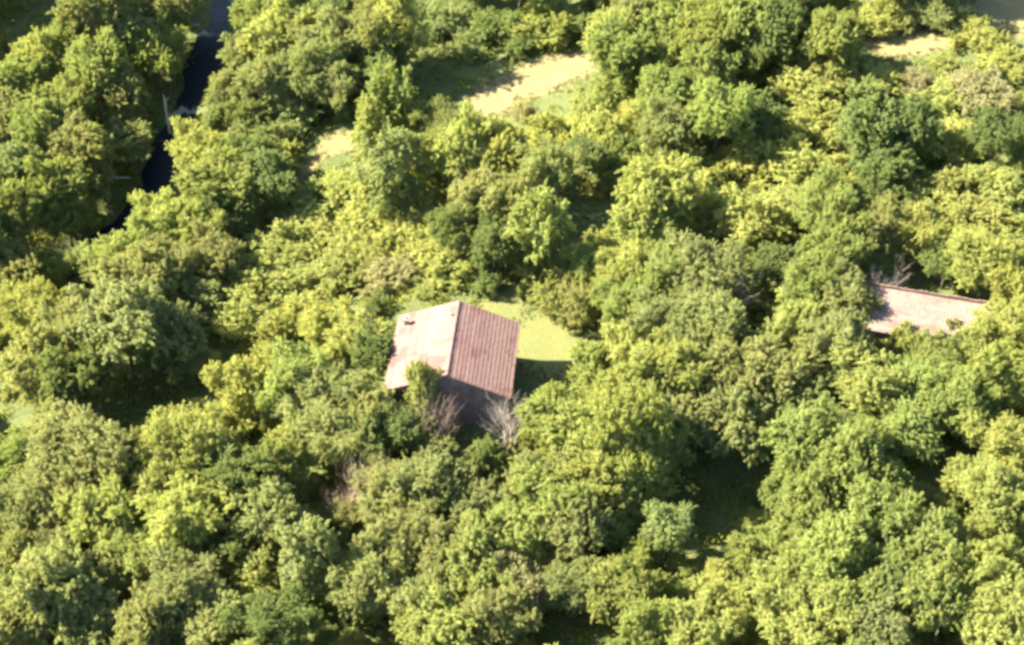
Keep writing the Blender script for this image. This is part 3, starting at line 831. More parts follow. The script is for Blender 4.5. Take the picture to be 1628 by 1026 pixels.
(-6.33, -12.05, -0.3, 'o', 0, 0.305, 0.616, 2.89, 'O', 'small olive-green clumpy broadleaf tree below left of the tiled farmhouse roof'),
(-18.48, 0.55, -2.03, 'b', 0, 0.808, 0.855, 3.54, 'Y', 'yellow-green low rounded shrub below the yellow scrub slope, fourth nearest'),
(-30.33, -2.5, -3.9, 'o', 0, 0.879, 0.884, 5.34, 'O', 'large olive-green clumpy broadleaf tree above the shaded left hollow, nearest'),
(-34.67, -2.27, -4.3, 's', 1, 0.641, 0.774, 0.49, 'O', 'large olive-green fine-leaved tree near the left edge of the photo, nearest'),
(-30.67, 3.9, -4.17, 'o', 3, 0.649, 0.793, 5.91, 'O', 'large olive-green clumpy broadleaf tree above the shaded left hollow, second nearest'),
(-26.81, -3.0, -3.81, 'o', 0, 0.579, 0.594, 1.58, 'O', 'large olive-green clumpy broadleaf tree above right of the shaded left hollow'),
(-39.3, 2.15, -4.71, 's', 0, 0.533, 0.668, 4.38, 'Y', 'yellow-green fine-leaved tree near the left edge of the photo'),
(-37.19, 2.17, -4.27, 'o', 2, 0.315, 0.38, 3.22, 'Y', 'small yellow-green clumpy broadleaf tree near the left edge of the photo'),
(-43.75, 9.8, -7.97, 's', 0, 0.365, 0.425, 0.75, 'Y', 'small yellow-green fine-leaved tree near the left edge of the photo, second nearest'),
(-37.0, -4.73, -4.48, 'o', 0, 0.624, 0.714, 0.75, 'O', 'large olive-green clumpy broadleaf tree near the left edge of the photo, nearest'),
(-33.73, -6.85, -3.95, 'o', 2, 0.546, 0.675, 2.46, 'D', 'dark green clumpy broadleaf tree near the left edge of the photo'),
(-31.59, -15.93, -3.88, 's', 3, 0.746, 0.785, 2.51, 'O', 'large olive-green fine-leaved tree below left of the shaded left hollow'),
(-34.7, -10.3, -4.27, 'o', 1, 0.461, 0.526, 4.68, 'O', 'olive-green clumpy broadleaf tree near the left edge of the photo, nearest'),
(-28.24, -15.7, -3.5, 'o', 3, 0.437, 0.535, 4.2, 'O', 'olive-green clumpy broadleaf tree below the shaded left hollow'),
(-32.05, -18.51, -4.24, 'o', 2, 0.45, 0.568, 0.46, 'O', 'olive-green clumpy broadleaf tree below left of the shaded left hollow'),
(-34.6, -18.81, -4.77, 's', 2, 0.553, 0.603, 4.14, 'O', 'large olive-green fine-leaved tree near the left edge of the photo, second nearest'),
(-35.37, -14.96, -4.84, 'o', 0, 0.375, 0.461, 0.11, 'O', 'olive-green clumpy broadleaf tree near the left edge of the photo, third nearest'),
(-34.97, -20.58, -4.96, 's', 1, 0.374, 0.429, 6.17, 'O', 'olive-green fine-leaved tree near the bottom left corner, fifth nearest'),
(-37.03, -14.02, -5.08, 's', 2, 0.531, 0.553, 5.43, 'G', 'fresh green fine-leaved tree near the left edge of the photo'),
(-29.39, -21.63, -4.09, 's', 1, 0.542, 0.662, 3.07, 'Y', 'large yellow-green fine-leaved tree below the shaded left hollow, third nearest'),
(-27.41, -19.66, -3.54, 's', 2, 0.374, 0.384, 0.46, 'Y', 'yellow-green fine-leaved tree below the shaded left hollow'),
(-32.49, -18.96, -4.37, 'o', 3, 0.404, 0.431, 0.28, 'Y', 'yellow-green clumpy broadleaf tree below left of the shaded left hollow'),
(-30.97, -27.68, -4.74, 'o', 0, 0.621, 0.76, 4.06, 'O', 'large olive-green clumpy broadleaf tree near the bottom left corner, nearest'),
(-33.57, -22.4, -4.99, 's', 3, 0.389, 0.432, 2.73, 'O', 'olive-green fine-leaved tree near the bottom left corner, fourth nearest'),
(-28.51, -26.1, -4.23, 'o', 4, 0.414, 0.465, 2.42, 'O', 'olive-green clumpy broadleaf tree near the bottom left corner, second nearest'),
(-33.04, -28.48, -5.06, 's', 3, 0.446, 0.534, 3.32, 'O', 'olive-green fine-leaved tree near the bottom left corner, nearest'),
(-34.98, -24.33, -5.32, 's', 2, 0.465, 0.59, 0.05, 'O', 'olive-green fine-leaved tree near the bottom left corner, second nearest'),
(-32.99, -23.7, -5.04, 'o', 0, 0.322, 0.395, 4.07, 'O', 'small olive-green clumpy broadleaf tree near the bottom left corner, third nearest'),
(-37.81, -22.57, -5.47, 's', 2, 0.343, 0.373, 1.08, 'O', 'small olive-green fine-leaved tree near the bottom left corner, second nearest'),
(-33.5, -29.69, -5.11, 'o', 2, 0.451, 0.512, 5.62, 'O', 'olive-green clumpy broadleaf tree near the bottom left corner, nearest'),
(-35.39, -30.1, -5.36, 'o', 1, 0.293, 0.374, 2.61, 'O', 'small olive-green clumpy broadleaf tree near the bottom left corner, nearest'),
(-32.29, -27.43, -4.95, 'o', 0, 0.28, 0.304, 4.96, 'O', 'small olive-green clumpy broadleaf tree near the bottom left corner, second nearest'),
(-28.8, -29.37, -4.75, 's', 3, 0.452, 0.469, 2.98, 'O', 'olive-green fine-leaved tree near the bottom left corner, third nearest'),
(-28.64, -31.02, -4.92, 'o', 1, 0.291, 0.354, 1.86, 'O', 'small olive-green clumpy broadleaf tree near the bottom left corner, fourth nearest'),
(-29.04, -26.96, -4.42, 'o', 0, 0.315, 0.388, 4.17, 'O', 'small olive-green clumpy broadleaf tree near the bottom left corner, fifth nearest'),
(-23.58, -16.43, -3.05, 's', 3, 0.638, 0.785, 2.83, 'Y', 'large yellow-green fine-leaved tree below right of the shaded left hollow'),
(-25.29, -17.91, -3.17, 's', 1, 0.543, 0.566, 0.02, 'Y', 'large yellow-green fine-leaved tree below the shaded left hollow, nearest'),
(-22.43, -9.93, -3.31, 'b', 2, 0.992, 0.99, 0.6, 'Y', 'large yellow-green low rounded shrub below right of the shaded left hollow'),
(-22.87, -22.38, -3.16, 's', 0, 0.619, 0.695, 3.76, 'Y', 'large yellow-green fine-leaved tree below the shaded left hollow, second nearest'),
(-19.42, -19.2, -3.05, 'o', 3, 0.537, 0.68, 4.5, 'D', 'large dark green clumpy broadleaf tree left of the pinkish leafless tree'),
(-19.75, -22.73, -2.99, 's', 0, 0.457, 0.457, 1.58, 'D', 'dark green fine-leaved tree left of the pinkish leafless tree'),
(-26.67, -24.55, -3.74, 's', 0, 0.525, 0.532, 5.44, 'G', 'large fresh green fine-leaved tree near the bottom left corner'),
(-22.54, -28.79, -3.5, 's', 1, 0.598, 0.642, 4.42, 'O', 'large olive-green fine-leaved tree near the bottom left corner'),
(-20.26, -29.48, -3.28, 'o', 2, 0.353, 0.382, 5.61, 'O', 'olive-green clumpy broadleaf tree below left of the pinkish leafless tree'),
(-24.91, -29.21, -4.09, 'o', 1, 0.354, 0.406, 4.47, 'O', 'olive-green clumpy broadleaf tree near the bottom left corner, third nearest'),
(-23.9, -24.63, -3.47, 's', 2, 0.39, 0.437, 5.11, 'O', 'olive-green fine-leaved tree below the shaded left hollow'),
(-24.59, -31.4, -4.17, 'o', 0, 0.521, 0.637, 4.7, 'O', 'large olive-green clumpy broadleaf tree near the bottom left corner, second nearest'),
(-19.96, -31.23, -3.55, 'o', 2, 0.505, 0.506, 0.08, 'O', 'large olive-green clumpy broadleaf tree below left of the pinkish leafless tree'),
(-17.21, -16.71, -3.0, 'o', 0, 0.489, 0.577, 3.75, 'G', 'fresh green clumpy broadleaf tree left of the pinkish leafless tree'),
(-17.11, -21.43, -2.86, 'o', 0, 0.476, 0.587, 5.76, 'O', 'olive-green clumpy broadleaf tree left of the pinkish leafless tree'),
(-17.96, -24.97, -2.8, 'b', 2, 0.865, 0.902, 1.0, 'Y', 'yellow-green low rounded shrub below left of the pinkish leafless tree'),
(-13.57, -26.85, -3.02, 'u', 1, 0.765, 0.843, 4.92, 'B', 'silvery green narrow upright tree below left of the pinkish leafless tree'),
(-16.0, -31.6, -3.09, 's', 0, 0.535, 0.637, 0.18, 'D', 'large dark green fine-leaved tree below left of the pinkish leafless tree'),
(-12.7, -14.84, -2.24, 's', 2, 0.549, 0.6, 1.54, 'O', 'large olive-green fine-leaved tree above the pinkish leafless tree'),
(-14.49, -12.41, -2.19, 's', 1, 0.527, 0.633, 0.91, 'O', 'olive-green fine-leaved tree above left of the pinkish leafless tree'),
(-10.36, -15.0, -1.59, 'o', 0, 0.454, 0.495, 3.26, 'D', 'dark green clumpy broadleaf tree above the pinkish leafless tree'),
(-15.6, -14.22, -2.74, 's', 0, 0.43, 0.527, 2.48, 'Y', 'yellow-green fine-leaved tree above left of the pinkish leafless tree'),
(-8.28, -14.49, -1.03, 'o', 3, 0.426, 0.481, 0.91, 'D', 'dark green clumpy broadleaf tree above right of the pinkish leafless tree'),
(-8.76, -19.82, -2.44, 's', 2, 0.508, 0.555, 2.7, 'O', 'olive-green fine-leaved tree right of the pinkish leafless tree'),
(-6.0, -20.3, -1.97, 'o', 1, 0.531, 0.638, 1.3, 'O', 'large olive-green clumpy broadleaf tree right of the pinkish leafless tree'),
(-7.37, -25.38, -2.53, 's', 0, 0.606, 0.702, 2.72, 'O', 'large olive-green fine-leaved tree below right of the pinkish leafless tree'),
(-9.6, -28.83, -2.81, 's', 2, 0.508, 0.642, 4.12, 'O', 'large olive-green fine-leaved tree below the pinkish leafless tree'),
(-9.38, -27.79, -2.77, 'b', 3, 0.496, 0.521, 0.62, 'Y', 'small yellow-green low rounded shrub near the middle of the bottom edge, nearest'),
(-5.73, -29.6, -2.81, 's', 3, 0.524, 0.576, 0.67, 'O', 'large olive-green fine-leaved tree near the middle of the bottom edge, second nearest'),
(-4.07, -26.44, -2.43, 'o', 4, 0.532, 0.635, 6.02, 'O', 'large olive-green clumpy broadleaf tree near the middle of the bottom edge'),
(-2.32, -21.82, -1.68, 'o', 3, 0.437, 0.486, 2.23, 'O', 'olive-green clumpy broadleaf tree right of the pinkish leafless tree'),
(-3.04, -16.73, -1.06, 'o', 0, 0.263, 0.292, 1.22, 'O', 'small olive-green clumpy broadleaf tree below the tiled farmhouse roof'),
(-5.71, -16.1, -1.25, 'o', 3, 0.32, 0.387, 2.44, 'O', 'small olive-green clumpy broadleaf tree above right of the pinkish leafless tree, second nearest'),
(-1.56, -16.19, -0.83, 'o', 0, 0.263, 0.335, 4.06, 'D', 'small dark green clumpy broadleaf tree below the tiled farmhouse roof'),
(-8.1, -14.09, -0.88, 'o', 0, 0.324, 0.344, 3.77, 'O', 'small olive-green clumpy broadleaf tree above right of the pinkish leafless tree, nearest'),
(-2.31, -27.98, -2.16, 'o', 0, 0.596, 0.663, 1.83, 'G', 'large fresh green clumpy broadleaf tree near the middle of the bottom edge, second nearest'),
(-4.77, -32.59, -2.59, 'o', 4, 0.582, 0.613, 5.27, 'G', 'large fresh green clumpy broadleaf tree near the middle of the bottom edge, nearest'),
(-1.21, -32.12, -2.22, 's', 3, 0.514, 0.649, 0.23, 'O', 'large olive-green fine-leaved tree near the middle of the bottom edge, nearest'),
(0.48, -24.72, -1.49, 'o', 3, 0.536, 0.543, 2.85, 'G', 'large fresh green clumpy broadleaf tree near the middle of the bottom edge, third nearest'),
(2.07, -19.94, -1.34, 'o', 2, 0.477, 0.529, 2.2, 'O', 'olive-green clumpy broadleaf tree below the sunlit lawn'),
(2.86, -14.11, -0.47, 'o', 3, 0.472, 0.548, 6.19, 'G', 'fresh green clumpy broadleaf tree below the sunlit lawn'),
(5.07, -16.26, -0.91, 'o', 2, 0.495, 0.584, 1.37, 'Y', 'yellow-green clumpy broadleaf tree below the sunlit lawn'),
(3.31, -16.45, -0.96, 's', 2, 0.301, 0.351, 0.66, 'Y', 'small yellow-green fine-leaved tree below the sunlit lawn'),
(7.49, -14.88, -0.5, 'o', 4, 0.284, 0.354, 0.86, 'Y', 'small yellow-green clumpy broadleaf tree below right of the sunlit lawn'),
(6.61, -20.3, -0.79, 'o', 0, 0.53, 0.552, 3.23, 'Y', 'large yellow-green clumpy broadleaf tree left of the large shaded hollow'),
(2.99, -22.95, -1.11, 'o', 2, 0.521, 0.637, 4.42, 'G', 'large fresh green clumpy broadleaf tree near the middle of the bottom edge, fourth nearest'),
(3.95, -25.33, -1.05, 'o', 0, 0.461, 0.579, 0.98, 'O', 'olive-green clumpy broadleaf tree near the middle of the bottom edge'),
(8.29, -18.28, -0.55, 'o', 2, 0.529, 0.943, 5.79, 'G', 'large fresh green clumpy broadleaf tree above left of the large shaded hollow'),
(10.8, -24.93, -0.51, 's', 1, 0.392, 0.496, 2.37, 'B', 'silvery green fine-leaved tree below left of the large shaded hollow'),
(10.79, -17.32, -0.97, 'o', 0, 0.408, 0.639, 2.88, 'G', 'fresh green clumpy broadleaf tree above left of the large shaded hollow'),
(8.96, -20.51, -0.8, 'o', 4, 0.419, 0.587, 3.49, 'G', 'fresh green clumpy broadleaf tree left of the large shaded hollow'),
(12.05, -14.12, 0.17, 'o', 0, 0.415, 0.436, 1.75, 'O', 'olive-green clumpy broadleaf tree above left of the large shaded hollow'),
(27.81, -18.61, 2.79, 'o', 4, 0.418, 0.463, 1.18, 'G', 'fresh green clumpy broadleaf tree below the half-hidden shed roof, second nearest'),
(29.86, -16.85, 3.0, 'o', 0, 0.367, 0.454, 0.7, 'D', 'dark green clumpy broadleaf tree below the half-hidden shed roof'),
(6.97, -23.79, -0.93, 'o', 3, 0.307, 0.342, 3.55, 'G', 'small fresh green clumpy broadleaf tree left of the large shaded hollow'),
(8.72, -26.56, -0.74, 'o', 2, 0.266, 0.336, 0.19, 'G', 'small fresh green clumpy broadleaf tree below left of the large shaded hollow'),
(11.83, -26.43, -0.27, 'b', 1, 0.432, 0.44, 0.08, 'G', 'small fresh green low rounded shrub below left of the large shaded hollow, nearest'),
(17.6, -21.55, -0.84, 'b', 2, 0.446, 0.416, 6.22, 'G', 'small fresh green low rounded shrub below right of the large shaded hollow, nearest'),
(18.65, -23.51, 0.12, 'b', 1, 0.408, 0.401, 6.24, 'G', 'small fresh green low rounded shrub below right of the large shaded hollow, second nearest'),
(17.36, -19.49, -0.86, 'b', 1, 0.355, 0.355, 2.83, 'D', 'small dark green low rounded shrub right of the large shaded hollow'),
(0.68, -29.26, -1.69, 's', 3, 0.445, 0.538, 5.2, 'T', 'straw-coloured fine-leaved tree near the middle of the bottom edge'),
(-1.33, -28.88, -1.97, 'o', 2, 0.308, 0.334, 3.18, 'T', 'small straw-coloured clumpy broadleaf tree near the middle of the bottom edge'),
(1.79, -26.24, -1.29, 's', 3, 0.268, 0.298, 2.38, 'T', 'small straw-coloured fine-leaved tree near the middle of the bottom edge'),
(3.87, -29.53, -1.36, 's', 0, 0.434, 0.537, 0.02, 'O', 'olive-green fine-leaved tree near the middle of the bottom edge'),
(6.28, -29.52, -0.94, 'o', 1, 0.434, 0.493, 3.18, 'Y', 'yellow-green clumpy broadleaf tree below left of the large shaded hollow'),
(8.35, -30.13, -0.56, 'o', 1, 0.414, 0.493, 5.42, 'G', 'fresh green clumpy broadleaf tree below left of the large shaded hollow, nearest'),
(9.44, -33.33, -0.58, 'o', 4, 0.381, 0.485, 3.22, 'G', 'fresh green clumpy broadleaf tree below left of the large shaded hollow, second nearest'),
(13.99, -32.08, -0.2, 's', 1, 0.434, 0.517, 2.41, 'Y', 'yellow-green fine-leaved tree below the large shaded hollow'),
(13.37, -33.34, -0.2, 's', 2, 0.272, 0.343, 2.93, 'Y', 'small yellow-green fine-leaved tree below the large shaded hollow'),
(14.25, -28.6, -0.2, 'o', 4, 0.263, 0.278, 1.84, 'Y', 'small yellow-green clumpy broadleaf tree below the large shaded hollow'),
(11.96, -34.21, -0.35, 's', 0, 0.487, 0.543, 1.84, 'Y', 'large yellow-green fine-leaved tree below the large shaded hollow'),
(16.17, -27.12, 0.14, 'o', 0, 0.299, 0.346, 2.79, 'G', 'small fresh green clumpy broadleaf tree below right of the large shaded hollow'),
(17.66, -31.88, 0.38, 's', 0, 0.508, 0.592, 4.39, 'Y', 'large yellow-green fine-leaved tree below right of the large shaded hollow, nearest'),
(20.73, -18.79, 0.83, 'o', 1, 0.564, 0.703, 3.89, 'G', 'large fresh green clumpy broadleaf tree above right of the large shaded hollow'),
(18.66, -15.4, 0.43, 's', 2, 0.394, 0.42, 5.49, 'G', 'fresh green fine-leaved tree above right of the large shaded hollow'),
(23.56, -16.57, 2.27, 's', 3, 0.342, 0.366, 2.68, 'G', 'small fresh green fine-leaved tree above right of the large shaded hollow, second nearest'),
(20.17, -19.51, 0.41, 's', 1, 0.339, 0.414, 2.18, 'G', 'small fresh green fine-leaved tree above right of the large shaded hollow, nearest'),
(23.22, -22.51, 2.2, 'o', 0, 0.549, 0.634, 1.17, 'G', 'large fresh green clumpy broadleaf tree right of the large shaded hollow, second nearest'),
(24.84, -23.88, 2.49, 'o', 1, 0.397, 0.43, 4.7, 'G', 'fresh green clumpy broadleaf tree right of the large shaded hollow, nearest'),
(21.32, -19.21, 1.17, 'o', 1, 0.338, 0.418, 0.46, 'G', 'small fresh green clumpy broadleaf tree above right of the large shaded hollow'),
(25.66, -19.21, 2.53, 's', 3, 0.354, 0.442, 5.09, 'G', 'fresh green fine-leaved tree below the half-hidden shed roof, second nearest'),
(20.45, -25.47, 1.35, 'o', 0, 0.499, 0.62, 1.33, 'G', 'large fresh green clumpy broadleaf tree right of the large shaded hollow, nearest'),
(19.26, -20.78, -0.13, 'o', 4, 0.302, 0.333, 2.74, 'G', 'small fresh green clumpy broadleaf tree right of the large shaded hollow'),
(22.4, -25.98, 1.87, 's', 1, 0.307, 0.363, 0.37, 'G', 'small fresh green fine-leaved tree right of the large shaded hollow'),
(24.84, -26.99, 2.13, 'o', 2, 0.492, 0.606, 4.73, 'G', 'large fresh green clumpy broadleaf tree right of the large shaded hollow, third nearest'),
(24.27, -27.69, 1.95, 's', 1, 0.33, 0.337, 6.13, 'G', 'fresh green fine-leaved tree right of the large shaded hollow'),
(25.54, -23.67, 2.59, 'o', 0, 0.371, 0.438, 1.8, 'G', 'fresh green clumpy broadleaf tree right of the large shaded hollow, second nearest'),
(21.72, -29.62, 1.24, 'o', 4, 0.58, 0.664, 4.1, 'G', 'large fresh green clumpy broadleaf tree below right of the large shaded hollow, nearest'),
(25.43, -30.04, 1.82, 'o', 1, 0.494, 0.547, 5.24, 'G', 'large fresh green clumpy broadleaf tree near the bottom right corner, third nearest'),
(19.06, -34.75, 0.27, 's', 0, 0.566, 0.601, 0.27, 'Y', 'large yellow-green fine-leaved tree below right of the large shaded hollow, second nearest'),
(22.02, -33.42, 0.71, 'o', 4, 0.485, 0.598, 0.26, 'G', 'large fresh green clumpy broadleaf tree below right of the large shaded hollow, second nearest'),
(27.85, -29.21, 2.43, 'o', 4, 0.528, 0.551, 4.51, 'G', 'large fresh green clumpy broadleaf tree near the bottom right corner, second nearest'),
(25.57, -33.32, 1.59, 'o', 2, 0.468, 0.539, 5.11, 'D', 'dark green clumpy broadleaf tree near the bottom right corner'),
(23.87, -35.41, 1.01, 'o', 3, 0.479, 0.581, 3.46, 'O', 'large olive-green clumpy broadleaf tree near the bottom right corner'),
(27.75, -34.32, 1.9, 'o', 1, 0.561, 0.677, 4.13, 'G', 'large fresh green clumpy broadleaf tree near the bottom right corner, nearest'),
(32.87, -25.09, 3.07, 's', 2, 0.462, 0.554, 0.2, 'Y', 'yellow-green fine-leaved tree near the bottom right corner'),
(34.37, -26.0, 3.12, 'o', 1, 0.313, 0.38, 2.33, 'Y', 'small yellow-green clumpy broadleaf tree near the bottom right corner'),
(31.76, -22.3, 2.85, 'o', 2, 0.339, 0.35, 2.17, 'Y', 'yellow-green clumpy broadleaf tree below the half-hidden shed roof'),
(34.43, -20.6, 3.19, 's', 0, 0.518, 0.592, 5.92, 'Y', 'large yellow-green fine-leaved tree below right of the half-hidden shed roof'),
(30.74, -31.28, 2.68, 'o', 0, 0.463, 0.485, 0.79, 'G', 'fresh green clumpy broadleaf tree near the bottom right corner'),
(31.81, -34.82, 2.31, 's', 3, 0.559, 0.638, 4.74, 'Y', 'large yellow-green fine-leaved tree near the bottom right corner'),
(30.47, -36.97, 1.83, 'o', 2, 0.472, 0.602, 0.18, 'Y', 'large yellow-green clumpy broadleaf tree near the bottom right corner'),
(31.99, -16.6, 3.25, 's', 2, 0.521, 0.603, 3.42, 'G', 'large fresh green fine-leaved tree below the half-hidden shed roof'),
(31.95, -12.62, 3.43, 'o', 2, 0.338, 0.387, 1.2, 'G', 'small fresh green clumpy broadleaf tree below the half-hidden shed roof'),
(32.89, -17.7, 3.19, 's', 3, 0.311, 0.344, 5.97, 'G', 'small fresh green fine-leaved tree below the half-hidden shed roof'),
(28.83, -14.73, 2.75, 's', 3, 0.519, 0.545, 2.62, 'G', 'fresh green fine-leaved tree below the half-hidden shed roof, nearest'),
(27.34, -11.6, 2.65, 'o', 0, 0.304, 0.323, 0.33, 'G', 'small fresh green clumpy broadleaf tree below left of the half-hidden shed roof, second nearest'),
(30.69, -16.26, 3.12, 'o', 1, 0.377, 0.474, 1.41, 'G', 'fresh green clumpy broadleaf tree below the half-hidden shed roof, nearest'),
(25.91, -13.53, 2.44, 'o', 2, 0.541, 0.589, 4.08, 'Y', 'large yellow-green clumpy broadleaf tree below left of the half-hidden shed roof'),
(35.41, -14.71, 3.79, 'o', 2, 0.533, 0.646, 5.02, 'G', 'large fresh green clumpy broadleaf tree below right of the half-hidden shed roof'),
(23.99, -9.76, 2.31, 'o', 1, 0.551, 0.659, 1.41, 'O', 'large olive-green clumpy broadleaf tree left of the half-hidden shed roof'),
(21.74, -6.83, 1.94, 's', 0, 0.563, 0.585, 2.92, 'Y', 'large yellow-green fine-leaved tree below right of the forked bare branches'),
(19.29, -12.06, 1.73, 'o', 2, 0.538, 0.585, 1.77, 'O', 'large olive-green clumpy broadleaf tree below right of the forked bare branches'),
(18.13, -8.32, 1.8, 's', 1, 0.358, 0.427, 0.33, 'O', 'small olive-green fine-leaved tree below the forked bare branches'),
(21.15, -13.34, 2.1, 'o', 2, 0.395, 0.417, 1.95, 'O', 'olive-green clumpy broadleaf tree below right of the forked bare branches'),
(15.63, -12.17, 1.22, 'o', 0, 0.539, 0.583, 1.6, 'O', 'large olive-green clumpy broadleaf tree below the forked bare branches'),
(13.37, -9.58, 1.1, 's', 3, 0.319, 0.372, 5.41, 'O', 'small olive-green fine-leaved tree below left of the forked bare branches'),
(17.95, -12.72, 1.3, 'o', 0, 0.397, 0.441, 1.34, 'O', 'olive-green clumpy broadleaf tree below the forked bare branches'),
(11.51, -11.45, 0.57, 's', 1, 0.645, 0.714, 5.56, 'Y', 'large yellow-green fine-leaved tree below left of the forked bare branches'),
(16.84, -15.02, -0.23, 'o', 0, 0.533, 0.638, 3.04, 'O', 'large olive-green clumpy broadleaf tree above the large shaded hollow, nearest'),
(14.65, -14.27, -0.1, 'o', 3, 0.313, 0.321, 3.27, 'O', 'small olive-green clumpy broadleaf tree above the large shaded hollow'),
(19.44, -14.71, 1.13, 's', 0, 0.394, 0.426, 2.6, 'O', 'olive-green fine-leaved tree above right of the large shaded hollow'),
(13.14, -14.59, -0.22, 'o', 2, 0.545, 0.571, 5.55, 'O', 'large olive-green clumpy broadleaf tree above the large shaded hollow, second nearest'),
(7.86, -13.83, -0.35, 'o', 0, 0.451, 0.728, 0.95, 'Y', 'yellow-green clumpy broadleaf tree below right of the sunlit lawn'),
(8.95, -7.78, -0.03, 's', 0, 0.564, 0.63, 4.75, 'Y', 'large yellow-green fine-leaved tree right of the sunlit lawn'),
(6.45, -9.08, -0.19, 'o', 0, 0.436, 0.506, 2.85, 'G', 'fresh green clumpy broadleaf tree below right of the sunlit lawn'),
(9.08, -2.84, 0.02, 's', 0, 0.579, 0.649, 5.87, 'G', 'large fresh green fine-leaved tree above right of the sunlit lawn'),
(11.9, -5.56, 0.56, 's', 0, 0.569, 0.683, 2.99, 'O', 'large olive-green fine-leaved tree below left of the forked bare branches, second nearest'),
(15.02, -6.69, 1.4, 's', 3, 0.564, 0.655, 2.09, 'O', 'large olive-green fine-leaved tree below left of the forked bare branches, nearest'),
(14.94, -1.23, 1.47, 's', 1, 0.679, 0.711, 2.22, 'O', 'large olive-green fine-leaved tree above left of the forked bare branches'),
(12.29, 0.77, 1.2, 's', 3, 0.588, 0.588, 0.79, 'G', 'large fresh green fine-leaved tree left of the forked bare branches'),
(9.39, 1.7, 0.56, 's', 2, 0.49, 0.568, 3.66, 'Y', 'yellow-green fine-leaved tree below right of the dark gap behind the lawn'),
(10.1, 6.74, 1.65, 'o', 0, 0.5, 0.548, 6.28, 'Y', 'yellow-green clumpy broadleaf tree right of the dark gap behind the lawn'),
(11.62, 8.0, 1.77, 'o', 2, 0.604, 0.762, 2.48, 'Y', 'large yellow-green clumpy broadleaf tree right of the dark gap behind the lawn'),
(15.55, 10.05, 2.27, 'b', 3, 1.071, 1.038, 4.72, 'Y', 'large yellow-green low rounded shrub above left of the forked bare branches'),
(18.84, 7.8, 2.69, 'b', 2, 1.238, 1.221, 2.67, 'Y', 'large yellow-green low rounded shrub above the forked bare branches'),
(22.78, 9.76, 3.12, 'b', 2, 1.067, 0.677, 4.15, 'Y', 'large yellow-green low rounded shrub above right of the forked bare branches'),
(23.94, 15.61, 3.13, 'b', 1, 1.097, 0.849, 2.74, 'Y', 'large yellow-green low rounded shrub left of the upper right dark trees, second nearest'),
(20.86, 16.73, 2.99, 'b', 2, 1.103, 0.838, 6.06, 'Y', 'large yellow-green low rounded shrub left of the upper right dark trees, third nearest'),
(26.73, 21.06, 3.49, 'b', 1, 1.124, 0.73, 5.21, 'Y', 'large yellow-green low rounded shrub left of the upper right dark trees, nearest'),
(25.63, 26.46, 4.18, 'b', 1, 1.149, 0.852, 2.02, 'Y', 'large yellow-green low rounded shrub above left of the upper right dark trees, second nearest'),
(29.1, 27.71, 4.75, 'b', 3, 1.153, 0.796, 1.28, 'Y', 'large yellow-green low rounded shrub above left of the upper right dark trees, nearest'),
(28.28, 28.34, 4.8, 'o', 3, 0.546, 0.623, 1.08, 'G', 'fresh green clumpy broadleaf tree above left of the upper right dark trees, nearest'),
(33.46, 35.13, 5.65, 'b', 3, 0.86, 0.67, 3.11, 'Y', 'yellow-green low rounded shrub above the upper right dark trees, second nearest'),
(36.39, 35.36, 5.7, 'b', 0, 0.697, 0.621, 4.24, 'O', 'small olive-green low rounded shrub near the top right corner'),
(39.45, 34.17, 6.07, 'b', 1, 0.855, 0.816, 1.32, 'O', 'olive-green low rounded shrub near the top right corner'),
(42.39, 30.7, 6.04, 'b', 0, 0.902, 0.718, 4.25, 'Y', 'yellow-green low rounded shrub near the top right corner, nearest'),
(32.72, 25.74, 5.11, 'b', 2, 0.827, 0.582, 2.22, 'Y', 'yellow-green low rounded shrub above the upper right dark trees, nearest'),
(35.93, 25.06, 5.36, 'b', 3, 0.746, 0.486, 0.42, 'T', 'straw-coloured low rounded shrub above right of the upper right dark trees'),
(29.91, 15.85, 3.43, 'o', 2, 0.603, 0.726, 3.34, 'D', 'dark green clumpy broadleaf tree above the upper right dark trees'),
(33.09, 15.75, 3.95, 'o', 0, 0.517, 0.605, 0.13, 'D', 'dark green clumpy broadleaf tree right of the upper right dark trees'),
(30.56, 11.95, 3.33, 'o', 3, 0.51, 0.524, 4.77, 'D', 'dark green clumpy broadleaf tree below the upper right dark trees, nearest'),
(37.78, 23.01, 5.26, 'b', 2, 0.933, 0.611, 4.21, 'Y', 'yellow-green low rounded shrub above right of the upper right dark trees'),
(40.86, 22.46, 5.69, 'b', 2, 1.063, 0.845, 5.24, 'T', 'straw-coloured low rounded shrub near the right edge of the photo'),
(43.87, 26.71, 6.07, 'b', 1, 0.827, 0.628, 5.02, 'Y', 'yellow-green low rounded shrub near the top right corner, second nearest'),
(36.7, 16.65, 4.94, 'b', 1, 1.038, 0.743, 4.09, 'Y', 'yellow-green low rounded shrub right of the upper right dark trees'),
(39.95, 13.59, 5.08, 's', 1, 0.532, 0.542, 2.12, 'D', 'dark green fine-leaved tree near the right edge of the photo'),
(27.98, 13.7, 3.15, 'b', 1, 0.975, 0.748, 6.07, 'Y', 'yellow-green low rounded shrub below left of the upper right dark trees'),
(24.88, 4.81, 3.07, 's', 1, 0.592, 0.746, 1.28, 'G', 'large fresh green fine-leaved tree below left of the upper right dark trees'),
(28.91, 7.82, 3.37, 'o', 1, 0.5, 0.53, 5.1, 'D', 'dark green clumpy broadleaf tree below the upper right dark trees, second nearest'),
(33.33, 11.34, 3.79, 'b', 1, 1.072, 0.757, 1.58, 'Y', 'large yellow-green low rounded shrub below right of the upper right dark trees'),
(36.84, 10.92, 4.2, 'b', 2, 1.068, 0.789, 5.93, 'Y', 'large yellow-green low rounded shrub near the right edge of the photo, third nearest'),
